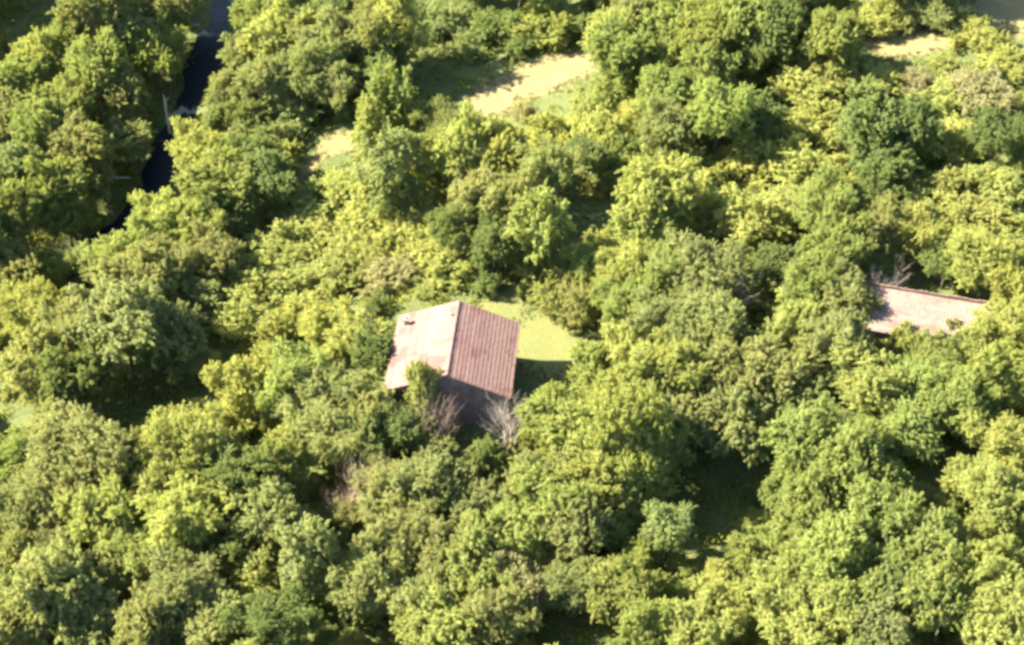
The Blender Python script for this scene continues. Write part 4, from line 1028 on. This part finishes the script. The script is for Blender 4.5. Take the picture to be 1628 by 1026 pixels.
(40.78, 10.51, 5.17, 'b', 2, 1.062, 0.663, 0.8, 'Y', 'large yellow-green low rounded shrub near the right edge of the photo, nearest'),
(38.01, 6.58, 4.28, 'b', 0, 1.046, 0.683, 5.61, 'Y', 'large yellow-green low rounded shrub near the right edge of the photo, second nearest'),
(32.55, 2.47, 3.57, 's', 2, 0.556, 0.579, 1.15, 'Y', 'yellow-green fine-leaved tree above the half-hidden shed roof'),
(29.22, 3.32, 3.4, 's', 3, 0.488, 0.602, 1.02, 'O', 'olive-green fine-leaved tree below the upper right dark trees'),
(25.34, 0.52, 3.03, 's', 0, 0.58, 0.719, 1.09, 'G', 'large fresh green fine-leaved tree above left of the half-hidden shed roof'),
(33.72, -0.59, 3.95, 's', 1, 0.439, 0.443, 1.92, 'D', 'dark green fine-leaved tree above right of the half-hidden shed roof'),
(36.11, -1.71, 3.95, 's', 3, 0.493, 0.625, 2.52, 'Y', 'yellow-green fine-leaved tree above right of the half-hidden shed roof'),
(38.07, -3.66, 4.14, 's', 0, 0.44, 0.55, 4.11, 'Y', 'yellow-green fine-leaved tree right of the half-hidden shed roof, second nearest'),
(23.19, -2.08, 2.5, 's', 1, 0.556, 0.604, 0.83, 'G', 'fresh green fine-leaved tree right of the forked bare branches'),
(21.06, 0.65, 2.24, 'o', 1, 0.455, 0.462, 2.73, 'D', 'dark green clumpy broadleaf tree above right of the forked bare branches'),
(25.46, -4.52, 2.55, 's', 3, 0.47, 0.571, 4.58, 'O', 'olive-green fine-leaved tree left of the half-hidden shed roof'),
(36.76, -8.51, 4.36, 's', 0, 0.458, 0.477, 0.24, 'Y', 'yellow-green fine-leaved tree right of the half-hidden shed roof, nearest'),
(35.98, -9.46, 4.28, 'b', 0, 0.746, 0.811, 5.5, 'Y', 'yellow-green low rounded shrub below right of the half-hidden shed roof'),
(28.96, -8.28, 3.16, 'b', 0, 0.704, 0.763, 4.46, 'Y', 'yellow-green low rounded shrub below left of the half-hidden shed roof'),
(31.05, -9.63, 3.29, 'o', 1, 0.306, 0.336, 5.04, 'Y', 'small yellow-green clumpy broadleaf tree below the half-hidden shed roof'),
(28.12, -7.05, 3.13, 'o', 1, 0.233, 0.247, 3.35, 'O', 'small olive-green clumpy broadleaf tree below left of the half-hidden shed roof'),
(29.54, -8.13, 3.24, 'o', 2, 0.251, 0.311, 0.98, 'G', 'small fresh green clumpy broadleaf tree below left of the half-hidden shed roof, nearest'),
(34.43, -8.7, 3.99, 'o', 4, 0.288, 0.293, 0.57, 'Y', 'small yellow-green clumpy broadleaf tree below right of the half-hidden shed roof'),
(32.64, -9.19, 3.62, 'o', 1, 0.249, 0.272, 3.69, 'G', 'small fresh green clumpy broadleaf tree below right of the half-hidden shed roof'),
(33.19, -7.35, 3.75, 'o', 2, 0.126, 0.262, 2.27, 'O', 'small olive-green clumpy broadleaf tree below right of the half-hidden shed roof'),
(13.79, 16.89, 2.79, 'b', 1, 0.858, 0.751, 6.17, 'Y', 'yellow-green low rounded shrub above right of the dark gap behind the lawn'),
(15.74, 14.32, 2.9, 'b', 1, 0.847, 0.849, 0.02, 'Y', 'yellow-green low rounded shrub above the forked bare branches'),
(19.78, -1.68, 1.96, 'b', 1, 0.873, 0.798, 0.31, 'Y', 'yellow-green low rounded shrub below right of the forked bare branches'),
(37.06, -6.18, 4.26, 'b', 2, 0.507, 0.518, 2.28, 'Y', 'small yellow-green low rounded shrub right of the half-hidden shed roof'),
(-11.05, -31.23, -2.84, 'b', 3, 0.502, 0.457, 3.81, 'Y', 'small yellow-green low rounded shrub near the middle of the bottom edge, second nearest'),
(-13.67, -19.17, -2.65, 'b', 2, 0.423, 0.401, 4.2, 'O', 'small olive-green low rounded shrub below left of the pinkish leafless tree, nearest'),
(-13.73, -28.25, -2.96, 'b', 2, 0.542, 0.585, 1.84, 'D', 'small dark green low rounded shrub below the pinkish leafless tree'),
(-24.15, -3.3, -3.38, 's', 1, 0.255, 0.305, 1.94, 'Y', 'small yellow-green fine-leaved tree above right of the shaded left hollow'),
(29.13, -34.57, 2.01, 'b', 1, 0.349, 0.372, 2.51, 'Y', 'small yellow-green low rounded shrub near the bottom right corner, nearest'),
(-18.45, -9.79, -2.72, 'b', 1, 0.411, 0.389, 0.94, 'Y', 'small yellow-green low rounded shrub above left of the pinkish leafless tree, second nearest'),
(-31.82, -29.55, -4.95, 'b', 2, 0.481, 0.431, 2.06, 'O', 'small olive-green low rounded shrub near the bottom left corner'),
(41.0, 5.88, 4.81, 'b', 0, 0.449, 0.32, 5.54, 'Y', 'small yellow-green low rounded shrub near the right edge of the photo, nearest'),
(30.09, -22.9, 2.75, 'b', 3, 0.419, 0.448, 3.33, 'Y', 'small yellow-green low rounded shrub near the bottom right corner, third nearest'),
(-11.69, -20.05, -2.65, 's', 0, 0.288, 0.304, 5.93, 'O', 'small olive-green fine-leaved tree below the pinkish leafless tree'),
(16.52, -33.12, 0.23, 'b', 0, 0.503, 0.49, 1.22, 'Y', 'small yellow-green low rounded shrub below the large shaded hollow'),
(-38.1, 12.37, -7.81, 'b', 3, 0.468, 0.49, 0.2, 'B', 'small silvery green low rounded shrub near the left edge of the photo'),
(34.11, -26.83, 3.07, 'b', 2, 0.424, 0.44, 2.23, 'Y', 'small yellow-green low rounded shrub near the bottom right corner, second nearest'),
(-7.83, -30.25, -2.94, 'b', 1, 0.398, 0.384, 5.71, 'O', 'small olive-green low rounded shrub near the middle of the bottom edge'),
(11.14, -28.9, -0.34, 'b', 1, 0.487, 0.463, 0.96, 'G', 'small fresh green low rounded shrub below left of the large shaded hollow, second nearest'),
(-13.58, 43.89, 0.55, 's', 0, 0.336, 0.376, 2.74, 'O', 'small olive-green fine-leaved tree above left of the dark tree gap at the top'),
(-28.13, -9.39, -3.54, 'b', 0, 0.448, 0.462, 0.83, 'Y', 'small yellow-green low rounded shrub below the shaded left hollow'),
(31.99, -26.79, 3.02, 's', 0, 0.261, 0.306, 3.82, 'Y', 'small yellow-green fine-leaved tree near the bottom right corner'),
(-17.7, 47.91, 0.33, 'b', 3, 0.618, 0.554, 2.48, 'B', 'small silvery green low rounded shrub above left of the dark tree gap at the top'),
(36.12, -21.19, 3.49, 'b', 0, 0.375, 0.405, 3.74, 'Y', 'small yellow-green low rounded shrub near the bottom right corner, fourth nearest'),
(-0.41, -17.42, -1.03, 'b', 2, 0.392, 0.401, 1.78, 'O', 'small olive-green low rounded shrub below right of the tiled farmhouse roof'),
(-10.81, 2.2, -0.68, 'b', 1, 0.451, 0.449, 1.54, 'D', 'small dark green low rounded shrub above left of the tiled farmhouse roof'),
(18.01, 39.86, 4.17, 'b', 3, 0.589, 0.621, 4.03, 'G', 'small fresh green low rounded shrub above right of the pale hay clearing'),
(-14.33, -15.98, -2.69, 'b', 2, 0.398, 0.383, 0.17, 'Y', 'small yellow-green low rounded shrub left of the pinkish leafless tree'),
(-15.09, -25.98, -3.0, 'b', 0, 0.393, 0.352, 4.29, 'B', 'small silvery green low rounded shrub below left of the pinkish leafless tree'),
(-12.74, -30.5, -2.8, 'b', 0, 0.382, 0.403, 0.48, 'D', 'small dark green low rounded shrub near the middle of the bottom edge'),
(-11.06, -21.17, -2.78, 'b', 2, 0.467, 0.471, 1.47, 'O', 'small olive-green low rounded shrub below the pinkish leafless tree'),
(29.93, 39.17, 5.43, 'b', 1, 0.543, 0.428, 3.52, 'Y', 'small yellow-green low rounded shrub above the upper right dark trees'),
(23.65, -11.94, 2.35, 'b', 1, 0.43, 0.452, 5.28, 'O', 'small olive-green low rounded shrub below left of the half-hidden shed roof'),
(-12.11, -15.89, -2.24, 'b', 0, 0.414, 0.428, 1.12, 'Y', 'small yellow-green low rounded shrub above left of the pinkish leafless tree, nearest'),
(44.54, 21.48, 5.89, 'b', 3, 0.54, 0.352, 2.35, 'Y', 'small yellow-green low rounded shrub near the right edge of the photo, second nearest'),
(26.65, -34.18, 1.74, 'b', 3, 0.365, 0.354, 5.57, 'O', 'small olive-green low rounded shrub near the bottom right corner'),
(-37.3, 41.24, -3.65, 'b', 0, 0.523, 0.447, 3.1, 'O', 'small olive-green low rounded shrub above left of the dark stream gully'),
(-43.31, 5.32, -7.96, 's', 2, 0.303, 0.373, 2.19, 'Y', 'small yellow-green fine-leaved tree near the left edge of the photo, nearest'),
(8.64, 14.88, 1.87, 'b', 0, 0.474, 0.473, 4.99, 'Y', 'small yellow-green low rounded shrub above right of the dark gap behind the lawn'),
(38.67, 28.46, 5.64, 'b', 2, 0.478, 0.315, 5.72, 'Y', 'small yellow-green low rounded shrub near the top right corner'),
(8.84, -21.98, -0.8, 's', 2, 0.237, 0.253, 0.43, 'B', 'small silvery green fine-leaved tree left of the large shaded hollow'),
(-7.1, 4.09, -0.35, 'b', 1, 0.473, 0.302, 2.19, 'Y', 'small yellow-green low rounded shrub above the tiled farmhouse roof'),
(-36.35, -25.31, -5.46, 's', 3, 0.229, 0.274, 1.59, 'O', 'small olive-green fine-leaved tree near the bottom left corner, nearest'),
(-11.7, -28.07, -2.84, 'b', 0, 0.403, 0.354, 5.71, 'Y', 'small yellow-green low rounded shrub below the pinkish leafless tree'),
(19.1, 3.94, 2.25, 'b', 1, 0.503, 0.444, 1.25, 'Y', 'small yellow-green low rounded shrub above right of the forked bare branches'),
(0.98, -13.89, -0.4, 'b', 2, 0.514, 0.472, 4.54, 'Y', 'small yellow-green low rounded shrub below the sunlit lawn'),
(28.66, 0.96, 3.29, 's', 3, 0.243, 0.31, 4.99, 'G', 'small fresh green fine-leaved tree above left of the half-hidden shed roof'),
(8.33, 43.8, 2.52, 'b', 1, 0.581, 0.628, 4.83, 'D', 'small dark green low rounded shrub above right of the pale hay clearing'),
(-37.85, -18.96, -5.58, 's', 3, 0.266, 0.329, 0.86, 'O', 'small olive-green fine-leaved tree near the bottom left corner, third nearest'),
(-23.17, 12.9, -2.71, 'b', 2, 0.479, 0.517, 5.39, 'O', 'small olive-green low rounded shrub left of the yellow scrub slope'),
(5.64, -9.91, -0.2, 'b', 2, 0.423, 0.438, 4.95, 'Y', 'small yellow-green low rounded shrub below right of the sunlit lawn'),
(-50.83, 44.09, -4.02, 'b', 0, 0.661, 0.674, 3.53, 'O', 'small olive-green low rounded shrub near the top left corner'),
(-3.98, 37.3, 1.08, 'b', 1, 0.61, 0.594, 5.74, 'B', 'small silvery green low rounded shrub right of the dark tree gap at the top'),
(-5.82, -11.88, -0.26, 'b', 1, 0.452, 0.472, 1.91, 'O', 'small olive-green low rounded shrub below the tiled farmhouse roof'),
(37.29, -15.01, 3.96, 'b', 2, 0.468, 0.486, 5.07, 'G', 'small fresh green low rounded shrub below right of the half-hidden shed roof'),
(40.13, 3.48, 4.38, 'b', 2, 0.48, 0.337, 5.87, 'Y', 'small yellow-green low rounded shrub near the right edge of the photo, third nearest'),
(7.54, -33.82, -0.75, 's', 1, 0.23, 0.261, 3.36, 'G', 'small fresh green fine-leaved tree near the middle of the bottom edge'),
(-4.21, 43.94, 1.53, 'b', 0, 0.519, 0.507, 0.89, 'B', 'small silvery green low rounded shrub above right of the dark tree gap at the top'),
(-20.86, -24.01, -3.07, 'b', 3, 0.54, 0.492, 1.15, 'O', 'small olive-green low rounded shrub below left of the pinkish leafless tree, second nearest'),
(19.57, -26.3, 1.03, 'b', 1, 0.445, 0.421, 3.05, 'G', 'small fresh green low rounded shrub below right of the large shaded hollow, third nearest'),
(-39.09, -14.41, -5.42, 'b', 2, 0.558, 0.56, 5.57, 'O', 'small olive-green low rounded shrub near the left edge of the photo'),
(28.42, -22.66, 2.75, 'b', 3, 0.435, 0.45, 6.08, 'Y', 'small yellow-green low rounded shrub near the bottom right corner, fifth nearest'),
]
EDGE_TREES=[
(-60.24, 47.88, -4.88, 's', 1, 0.758, 0.862, 5.78, 'O', 'olive-green fine-leaved tree beyond the left edge, first from the top'),
(-58.62, 37.67, -5.34, 'o', 0, 0.788, 0.992, 4.19, 'O', 'olive-green clumpy broadleaf tree beyond the left edge, second from the top'),
(-52.71, 34.13, -4.65, 'o', 2, 0.67, 0.828, 5.72, 'G', 'fresh green clumpy broadleaf tree beyond the left edge, third from the top'),
(-52.52, 27.02, -4.9, 'o', 4, 0.611, 0.623, 0.21, 'O', 'olive-green clumpy broadleaf tree beyond the left edge, fourth from the top'),
(-52.49, 14.98, -4.7, 'o', 4, 0.644, 0.668, 6.26, 'O', 'olive-green clumpy broadleaf tree beyond the left edge, fifth from the top'),
(-46.46, 14.12, -5.79, 'o', 0, 0.686, 0.746, 3.51, 'G', 'fresh green clumpy broadleaf tree beyond the left edge, sixth from the top'),
(-48.32, -5.13, -6.29, 'o', 0, 0.564, 0.615, 6.2, 'G', 'fresh green clumpy broadleaf tree beyond the left edge, seventh from the top'),
(-43.11, -9.49, -5.92, 'o', 4, 0.513, 0.514, 1.39, 'G', 'fresh green clumpy broadleaf tree beyond the left edge, eighth from the top'),
(-47.51, -10.56, -6.31, 'o', 1, 0.534, 0.543, 5.9, 'O', 'olive-green clumpy broadleaf tree beyond the left edge, ninth from the top'),
(-44.52, -15.96, -6.27, 'o', 4, 0.551, 0.561, 5.93, 'G', 'fresh green clumpy broadleaf tree beyond the left edge, tenth from the top'),
(-40.84, -24.97, -5.83, 'o', 4, 0.529, 0.535, 6.09, 'G', 'fresh green clumpy broadleaf tree beyond the left edge, eleventh from the top'),
(-42.66, -28.33, -6.1, 'o', 0, 0.48, 0.573, 1.39, 'O', 'olive-green clumpy broadleaf tree beyond the left edge, twelfth from the top'),
(-41.48, -32.84, -6.37, 's', 2, 0.502, 0.643, 2.53, 'G', 'fresh green fine-leaved tree beyond the left edge, thirteenth from the top'),
(-36.0, -37.38, -5.75, 'o', 2, 0.513, 0.54, 1.17, 'O', 'olive-green clumpy broadleaf tree beyond the left edge, fourteenth from the top'),
(48.06, 16.74, 6.41, 'o', 2, 0.612, 0.654, 3.45, 'Y', 'yellow-green clumpy broadleaf tree beyond the right edge, first from the top'),
(45.43, 3.55, 5.57, 'o', 4, 0.626, 0.748, 2.68, 'G', 'fresh green clumpy broadleaf tree beyond the right edge, second from the top'),
(45.06, -1.88, 4.96, 'o', 0, 0.552, 0.621, 1.31, 'Y', 'yellow-green clumpy broadleaf tree beyond the right edge, third from the top'),
(42.84, -6.22, 4.43, 'o', 3, 0.497, 0.498, 2.89, 'Y', 'yellow-green clumpy broadleaf tree beyond the right edge, fourth from the top'),
(43.74, -12.09, 4.65, 'o', 3, 0.577, 0.6, 2.7, 'Y', 'yellow-green clumpy broadleaf tree beyond the right edge, fifth from the top'),
(40.19, -17.89, 4.34, 'o', 1, 0.541, 0.599, 4.81, 'G', 'fresh green clumpy broadleaf tree beyond the right edge, sixth from the top'),
(40.68, -22.28, 3.77, 'o', 4, 0.526, 0.606, 1.33, 'G', 'fresh green clumpy broadleaf tree beyond the right edge, seventh from the top'),
(39.18, -26.39, 3.2, 's', 1, 0.464, 0.509, 5.02, 'O', 'olive-green fine-leaved tree beyond the right edge, eighth from the top'),
(38.61, -32.65, 3.06, 's', 1, 0.435, 0.547, 2.7, 'Y', 'yellow-green fine-leaved tree beyond the right edge, ninth from the top'),
(35.35, -37.42, 2.66, 'o', 2, 0.458, 0.58, 1.0, 'G', 'fresh green clumpy broadleaf tree beyond the right edge, tenth from the top'),
(36.17, -43.07, 1.97, 'o', 1, 0.504, 0.555, 5.58, 'G', 'fresh green clumpy broadleaf tree beyond the right edge, eleventh from the top'),
(-49.44, 62.64, -2.65, 'o', 2, 0.724, 0.838, 5.56, 'O', 'olive-green clumpy broadleaf tree beyond the top edge, first from the left'),
(-23.47, 53.04, -1.29, 's', 2, 0.69, 0.711, 6.02, 'B', 'silvery green fine-leaved tree beyond the top edge, second from the left'),
(-21.5, 57.72, 0.5, 's', 0, 0.695, 0.866, 4.51, 'G', 'fresh green fine-leaved tree beyond the top edge, third from the left'),
(-17.44, 50.36, 0.67, 'o', 1, 0.65, 0.747, 4.01, 'G', 'fresh green clumpy broadleaf tree beyond the top edge, fourth from the left'),
(-11.97, 54.94, 1.45, 'o', 2, 0.725, 0.785, 4.21, 'B', 'silvery green clumpy broadleaf tree beyond the top edge, fifth from the left'),
(-4.67, 47.25, 1.36, 'o', 2, 0.732, 0.741, 2.32, 'B', 'silvery green clumpy broadleaf tree beyond the top edge, sixth from the left'),
(0.1, 53.18, 1.68, 'o', 4, 0.708, 0.811, 2.76, 'B', 'silvery green clumpy broadleaf tree beyond the top edge, seventh from the left'),
(0.67, 43.41, 1.6, 's', 0, 0.709, 0.756, 1.99, 'G', 'fresh green fine-leaved tree beyond the top edge, eighth from the left'),
(6.64, 47.97, 2.27, 'o', 4, 0.662, 0.842, 1.09, 'G', 'fresh green clumpy broadleaf tree beyond the top edge, ninth from the left'),
(14.76, 47.04, 3.95, 'o', 1, 0.796, 0.984, 3.02, 'G', 'fresh green clumpy broadleaf tree beyond the top edge, tenth from the left'),
(21.86, 47.46, 5.12, 's', 1, 0.631, 0.784, 5.83, 'B', 'silvery green fine-leaved tree beyond the top edge, eleventh from the left'),
(23.21, 38.61, 5.11, 'o', 4, 0.74, 0.766, 6.11, 'G', 'fresh green clumpy broadleaf tree beyond the top edge, twelfth from the left'),
(28.16, 49.9, 5.78, 's', 0, 0.643, 0.663, 5.84, 'O', 'olive-green fine-leaved tree beyond the top edge, thirteenth from the left'),
(34.07, 38.89, 5.96, 'o', 4, 0.732, 0.877, 1.95, 'O', 'olive-green clumpy broadleaf tree beyond the top edge, fourteenth from the left'),
(39.8, 45.28, 7.3, 'o', 1, 0.765, 0.775, 3.16, 'B', 'silvery green clumpy broadleaf tree beyond the top edge, fifteenth from the left'),
(38.79, 37.64, 6.2, 's', 0, 0.743, 0.782, 1.3, 'G', 'fresh green fine-leaved tree beyond the top edge, sixteenth from the left'),
(-32.1, -36.64, -5.38, 'o', 2, 0.487, 0.503, 1.48, 'G', 'fresh green clumpy broadleaf tree beyond the bottom edge, first from the left'),
(-27.15, -37.78, -5.01, 'o', 3, 0.469, 0.484, 3.63, 'O', 'olive-green clumpy broadleaf tree beyond the bottom edge, second from the left'),
(-23.76, -35.34, -4.63, 'o', 1, 0.469, 0.515, 5.05, 'O', 'olive-green clumpy broadleaf tree beyond the bottom edge, third from the left'),
(-20.56, -38.05, -4.41, 'o', 0, 0.43, 0.512, 2.39, 'Y', 'yellow-green clumpy broadleaf tree beyond the bottom edge, fourth from the left'),
(-18.18, -35.55, -3.68, 's', 1, 0.458, 0.577, 3.21, 'Y', 'yellow-green fine-leaved tree beyond the bottom edge, fifth from the left'),
(-14.8, -37.48, -3.47, 's', 0, 0.506, 0.583, 5.6, 'O', 'olive-green fine-leaved tree beyond the bottom edge, sixth from the left'),
(-9.97, -38.12, -2.8, 's', 2, 0.484, 0.543, 2.39, 'O', 'olive-green fine-leaved tree beyond the bottom edge, seventh from the left'),
(-5.7, -39.73, -2.62, 's', 1, 0.426, 0.517, 4.04, 'O', 'olive-green fine-leaved tree beyond the bottom edge, eighth from the left'),
(-2.66, -38.34, -2.55, 's', 3, 0.544, 0.581, 0.65, 'G', 'fresh green fine-leaved tree beyond the bottom edge, ninth from the left'),
(0.39, -40.49, -2.02, 'o', 4, 0.459, 0.532, 0.13, 'G', 'fresh green clumpy broadleaf tree beyond the bottom edge, tenth from the left'),
(3.14, -36.88, -1.63, 'o', 4, 0.422, 0.488, 2.72, 'Y', 'yellow-green clumpy broadleaf tree beyond the bottom edge, eleventh from the left'),
(9.19, -38.74, -0.77, 'o', 4, 0.441, 0.553, 5.29, 'G', 'fresh green clumpy broadleaf tree beyond the bottom edge, twelfth from the left'),
(12.82, -38.95, -0.1, 'o', 2, 0.458, 0.469, 5.14, 'G', 'fresh green clumpy broadleaf tree beyond the bottom edge, thirteenth from the left'),
(18.41, -40.95, 0.22, 'o', 0, 0.516, 0.519, 4.34, 'Y', 'yellow-green clumpy broadleaf tree beyond the bottom edge, fourteenth from the left'),
(22.3, -39.64, 0.55, 's', 2, 0.521, 0.611, 5.56, 'G', 'fresh green fine-leaved tree beyond the bottom edge, fifteenth from the left'),
(26.71, -41.27, 0.62, 'o', 4, 0.437, 0.533, 0.74, 'G', 'fresh green clumpy broadleaf tree beyond the bottom edge, sixteenth from the left'),
(31.04, -42.27, 1.34, 'o', 1, 0.512, 0.598, 3.69, 'Y', 'yellow-green clumpy broadleaf tree beyond the bottom edge, seventeenth from the left'),
]
BARE_TREES=[
(-5.4, -14.02, -0.61, 6.6, 'greyish brown bare twiggy tree in front of the farmhouse gable'),
(-0.09, -14.34, -0.47, 6.2, 'pale grey bare twiggy tree by the right front corner of the farmhouse'),
(-11.19, -19.67, -2.59, 7.0, 'pinkish brown leafless tree below left of the farmhouse'),
(29.11, -1.51, 3.35, 5.0, 'pale branched dead tree at the upper left corner of the shed roof'),
(17.06, -2.34, 1.55, 7.0, 'pale forked bare branches among the scrub left of the shed'),
]

for row in TREES:
    plant(row)
for row in EDGE_TREES:
    plant(row, True)

# ------------------------------------------------------------------ bare trees and snags
def bare_tree(seed, height, mat, spread=.55):
    r = random.Random(seed)
    trunk, twigs = Geo(), Geo()
    def grow(geo, p, d, length, rad, depth):
        n = 3
        pts, rr = [p], [rad]
        q = p.copy()
        dd = d.copy()
        for i in range(n):
            dd = (dd + Vector((r.uniform(-.22, .22), r.uniform(-.22, .22), r.uniform(-.03, .16)))).normalized()
            q = q + dd * (length / n)
            pts.append(q.copy()); rr.append(rad * (1 - .55 * (i + 1) / n))
        geo.tube(pts, rr, 5 if depth < 2 else 4)
        if depth < 4 and rad > .004:
            for i in range(r.choice((3, 4)) if depth < 3 else 3):
                k = r.choice((1, 2, 3, 3))
                a = r.uniform(0, 6.28)
                side = Vector((math.cos(a), math.sin(a), r.uniform(-.1, .7))) * spread * 1.2
                grow(twigs, pts[k], (dd + side).normalized(), length * r.uniform(.55, .75), rr[k] * .75, depth + 1)
    for s in range(7):
        a = s * 0.95 + r.random()
        grow(trunk, Vector((math.cos(a) * .12, math.sin(a) * .12, -.2)), Vector((math.cos(a) * .3, math.sin(a) * .3, 1)).normalized(), height * .42, height * .010, 0)
    return trunk.mesh('trunk', mat, True), twigs.mesh('twigs', mat, True)

for i, (x, y, z, h, label) in enumerate(BARE_TREES):
    root = link('bare_tree', None, None, (x, y, z))
    tag(root, label, 'tree')
    tm, bm_ = bare_tree(900 + i, h, MAT_PINKTWIG if 'pinkish' in label or 'brown' in label else MAT_GREYTWIG)
    link('trunk', tm, root)
    link('twigs', bm_, root)

def snag(label, base, tip, rad, stubs, seed):
    r = random.Random(seed)
    b, t = Vector(base), Vector(tip)
    root = link('dead_trunk', None, None, base)
    tag(root, label, 'dead tree')
    d = t - b
    g1 = Geo()
    bend = Vector((r.uniform(-.15, .15), r.uniform(-.15, .15), .1))
    g1.tube([(0, 0, 0), d * .35 + bend, d * .7 + bend * .6, d], [rad, rad * .85, rad * .6, rad * .25], 7)
    link('trunk', g1.mesh('trunk', MAT_GREYTWIG, True), root)
    for k in range(stubs):
        f = .2 + .75 * (k + r.random() * .4) / stubs
        s = d * f
        a = r.uniform(0, 6.28)
        e = s + Vector((math.cos(a), math.sin(a), r.uniform(.0, .5))) * r.uniform(.3, .7)
        g2 = Geo()
        g2.tube([s, s.lerp(e, .5), e], [rad * .4, rad * .3, rad * .1], 5)
        link('branch_stub', g2.mesh('branch_stub', MAT_GREYTWIG, True), root)

snag('pale standing dead trunk with short stubs at the edge of the dark gully', (-32.6, 33.6, terr(-32.6, 33.6) - .3), (-33.2, 35.6, terr(-32.6, 33.6) + 3.6), .17, 9, 1)
snag('pale bare trunk leaning out over the gully at the top of the photo', (-35.5, 48.0, terr(-35.5, 48.0) + .3), (-31.2, 47.2, terr(-32, 47) + 2.6), .14, 4, 2)
snag('pale broken branch sticking out over the lower end of the gully', (-37.6, 26.0, terr(-37.6, 26.0) + .6), (-35.0, 25.3, terr(-36, 25.5) + 2.0), .12, 3, 3)

# ------------------------------------------------------------------ ground cover
def blocked(x, y, margin=0.0):
    a = math.radians(5.0)
    dx, dy = x - HOUSE[0], y - HOUSE[1]
    u, v = dx * math.cos(a) - dy * math.sin(a), dx * math.sin(a) + dy * math.cos(a)
    if abs(u) < W2 + margin and abs(v) < L2 + margin: return True
    dx, dy = x - SHED[0], y - SHED[1]
    u, v = dx * math.cos(shed_rot) + dy * math.sin(shed_rot), -dx * math.sin(shed_rot) + dy * math.cos(shed_rot)
    if abs(u) < SW + margin and -SD - margin < v < .4 + margin: return True
    return False

def scatter_cover(name, label, mat, accept, n, leaves, size, leaf, seed, box=(-62, 62, -46, 66)):
    r = np.random.default_rng(seed)
    P, Nn, Ln, Td = [], [], [], []
    got = 0
    while got < n:
        x, y = r.uniform(box[0], box[1]), r.uniform(box[2], box[3])
        if not accept(x, y): continue
        got += 1
        s = r.uniform(*size)
        k = leaves
        dd = rand_dirs(r, k); dd[:, 2] = np.abs(dd[:, 2])
        c = np.array([x, y, terr(x, y)])
        P.append(c + dd * s * (r.random((k, 1)) ** .4) * np.array([1, 1, .8]))
        Nn.append(unit(dd * .6 + np.array([0, 0, .5]) + r.normal(size=(k, 3)) * .4))
        Ln.append(leaf * r.uniform(.7, 1.3, size=k))
        Td.append(np.clip(r.normal(.5, .2) + r.normal(0, .15, size=k), 0, 1))
    P, Nn, Ln, Td = np.vstack(P), np.vstack(Nn), np.concatenate(Ln), np.concatenate(Td)
    o = link(name, leaf_mesh(name, P, Nn, Ln, Ln * .6, Td, mat))
    return tag(o, label, name.replace('_', ' '), kind='stuff')

def in_wood(x, y):
    return patch(x, y, DRY) < .3 and patch(x, y, LAWN) < .35 and seg_dist(x, y, GULLY) > 1.5 and not blocked(x, y, .5)
scatter_cover('undergrowth', 'low leafy undergrowth covering the ground between the trees', MAT_UNDER, in_wood, 11000, 34, (.35, 1.4), .2, 51)
def in_dry_edge(x, y):
    p = patch(x, y, DRY)
    return .25 < p < .8
scatter_cover('dry_grass', 'tufts of dry straw-coloured grass in the clearings', MAT_DRYGRASS, in_dry_edge, 900, 14, (.12, .38), .13, 52)
def in_lawn(x, y):
    p = patch(x, y, LAWN)
    return .25 < p < .75 and not blocked(x, y, .1)
scatter_cover('lawn_grass', 'tufts of yellow-green grass on the lawn by the farmhouse', MAT_LAWNGRASS, in_lawn, 420, 12, (.08, .2), .1, 53, box=(-12, 14, -12, 10))
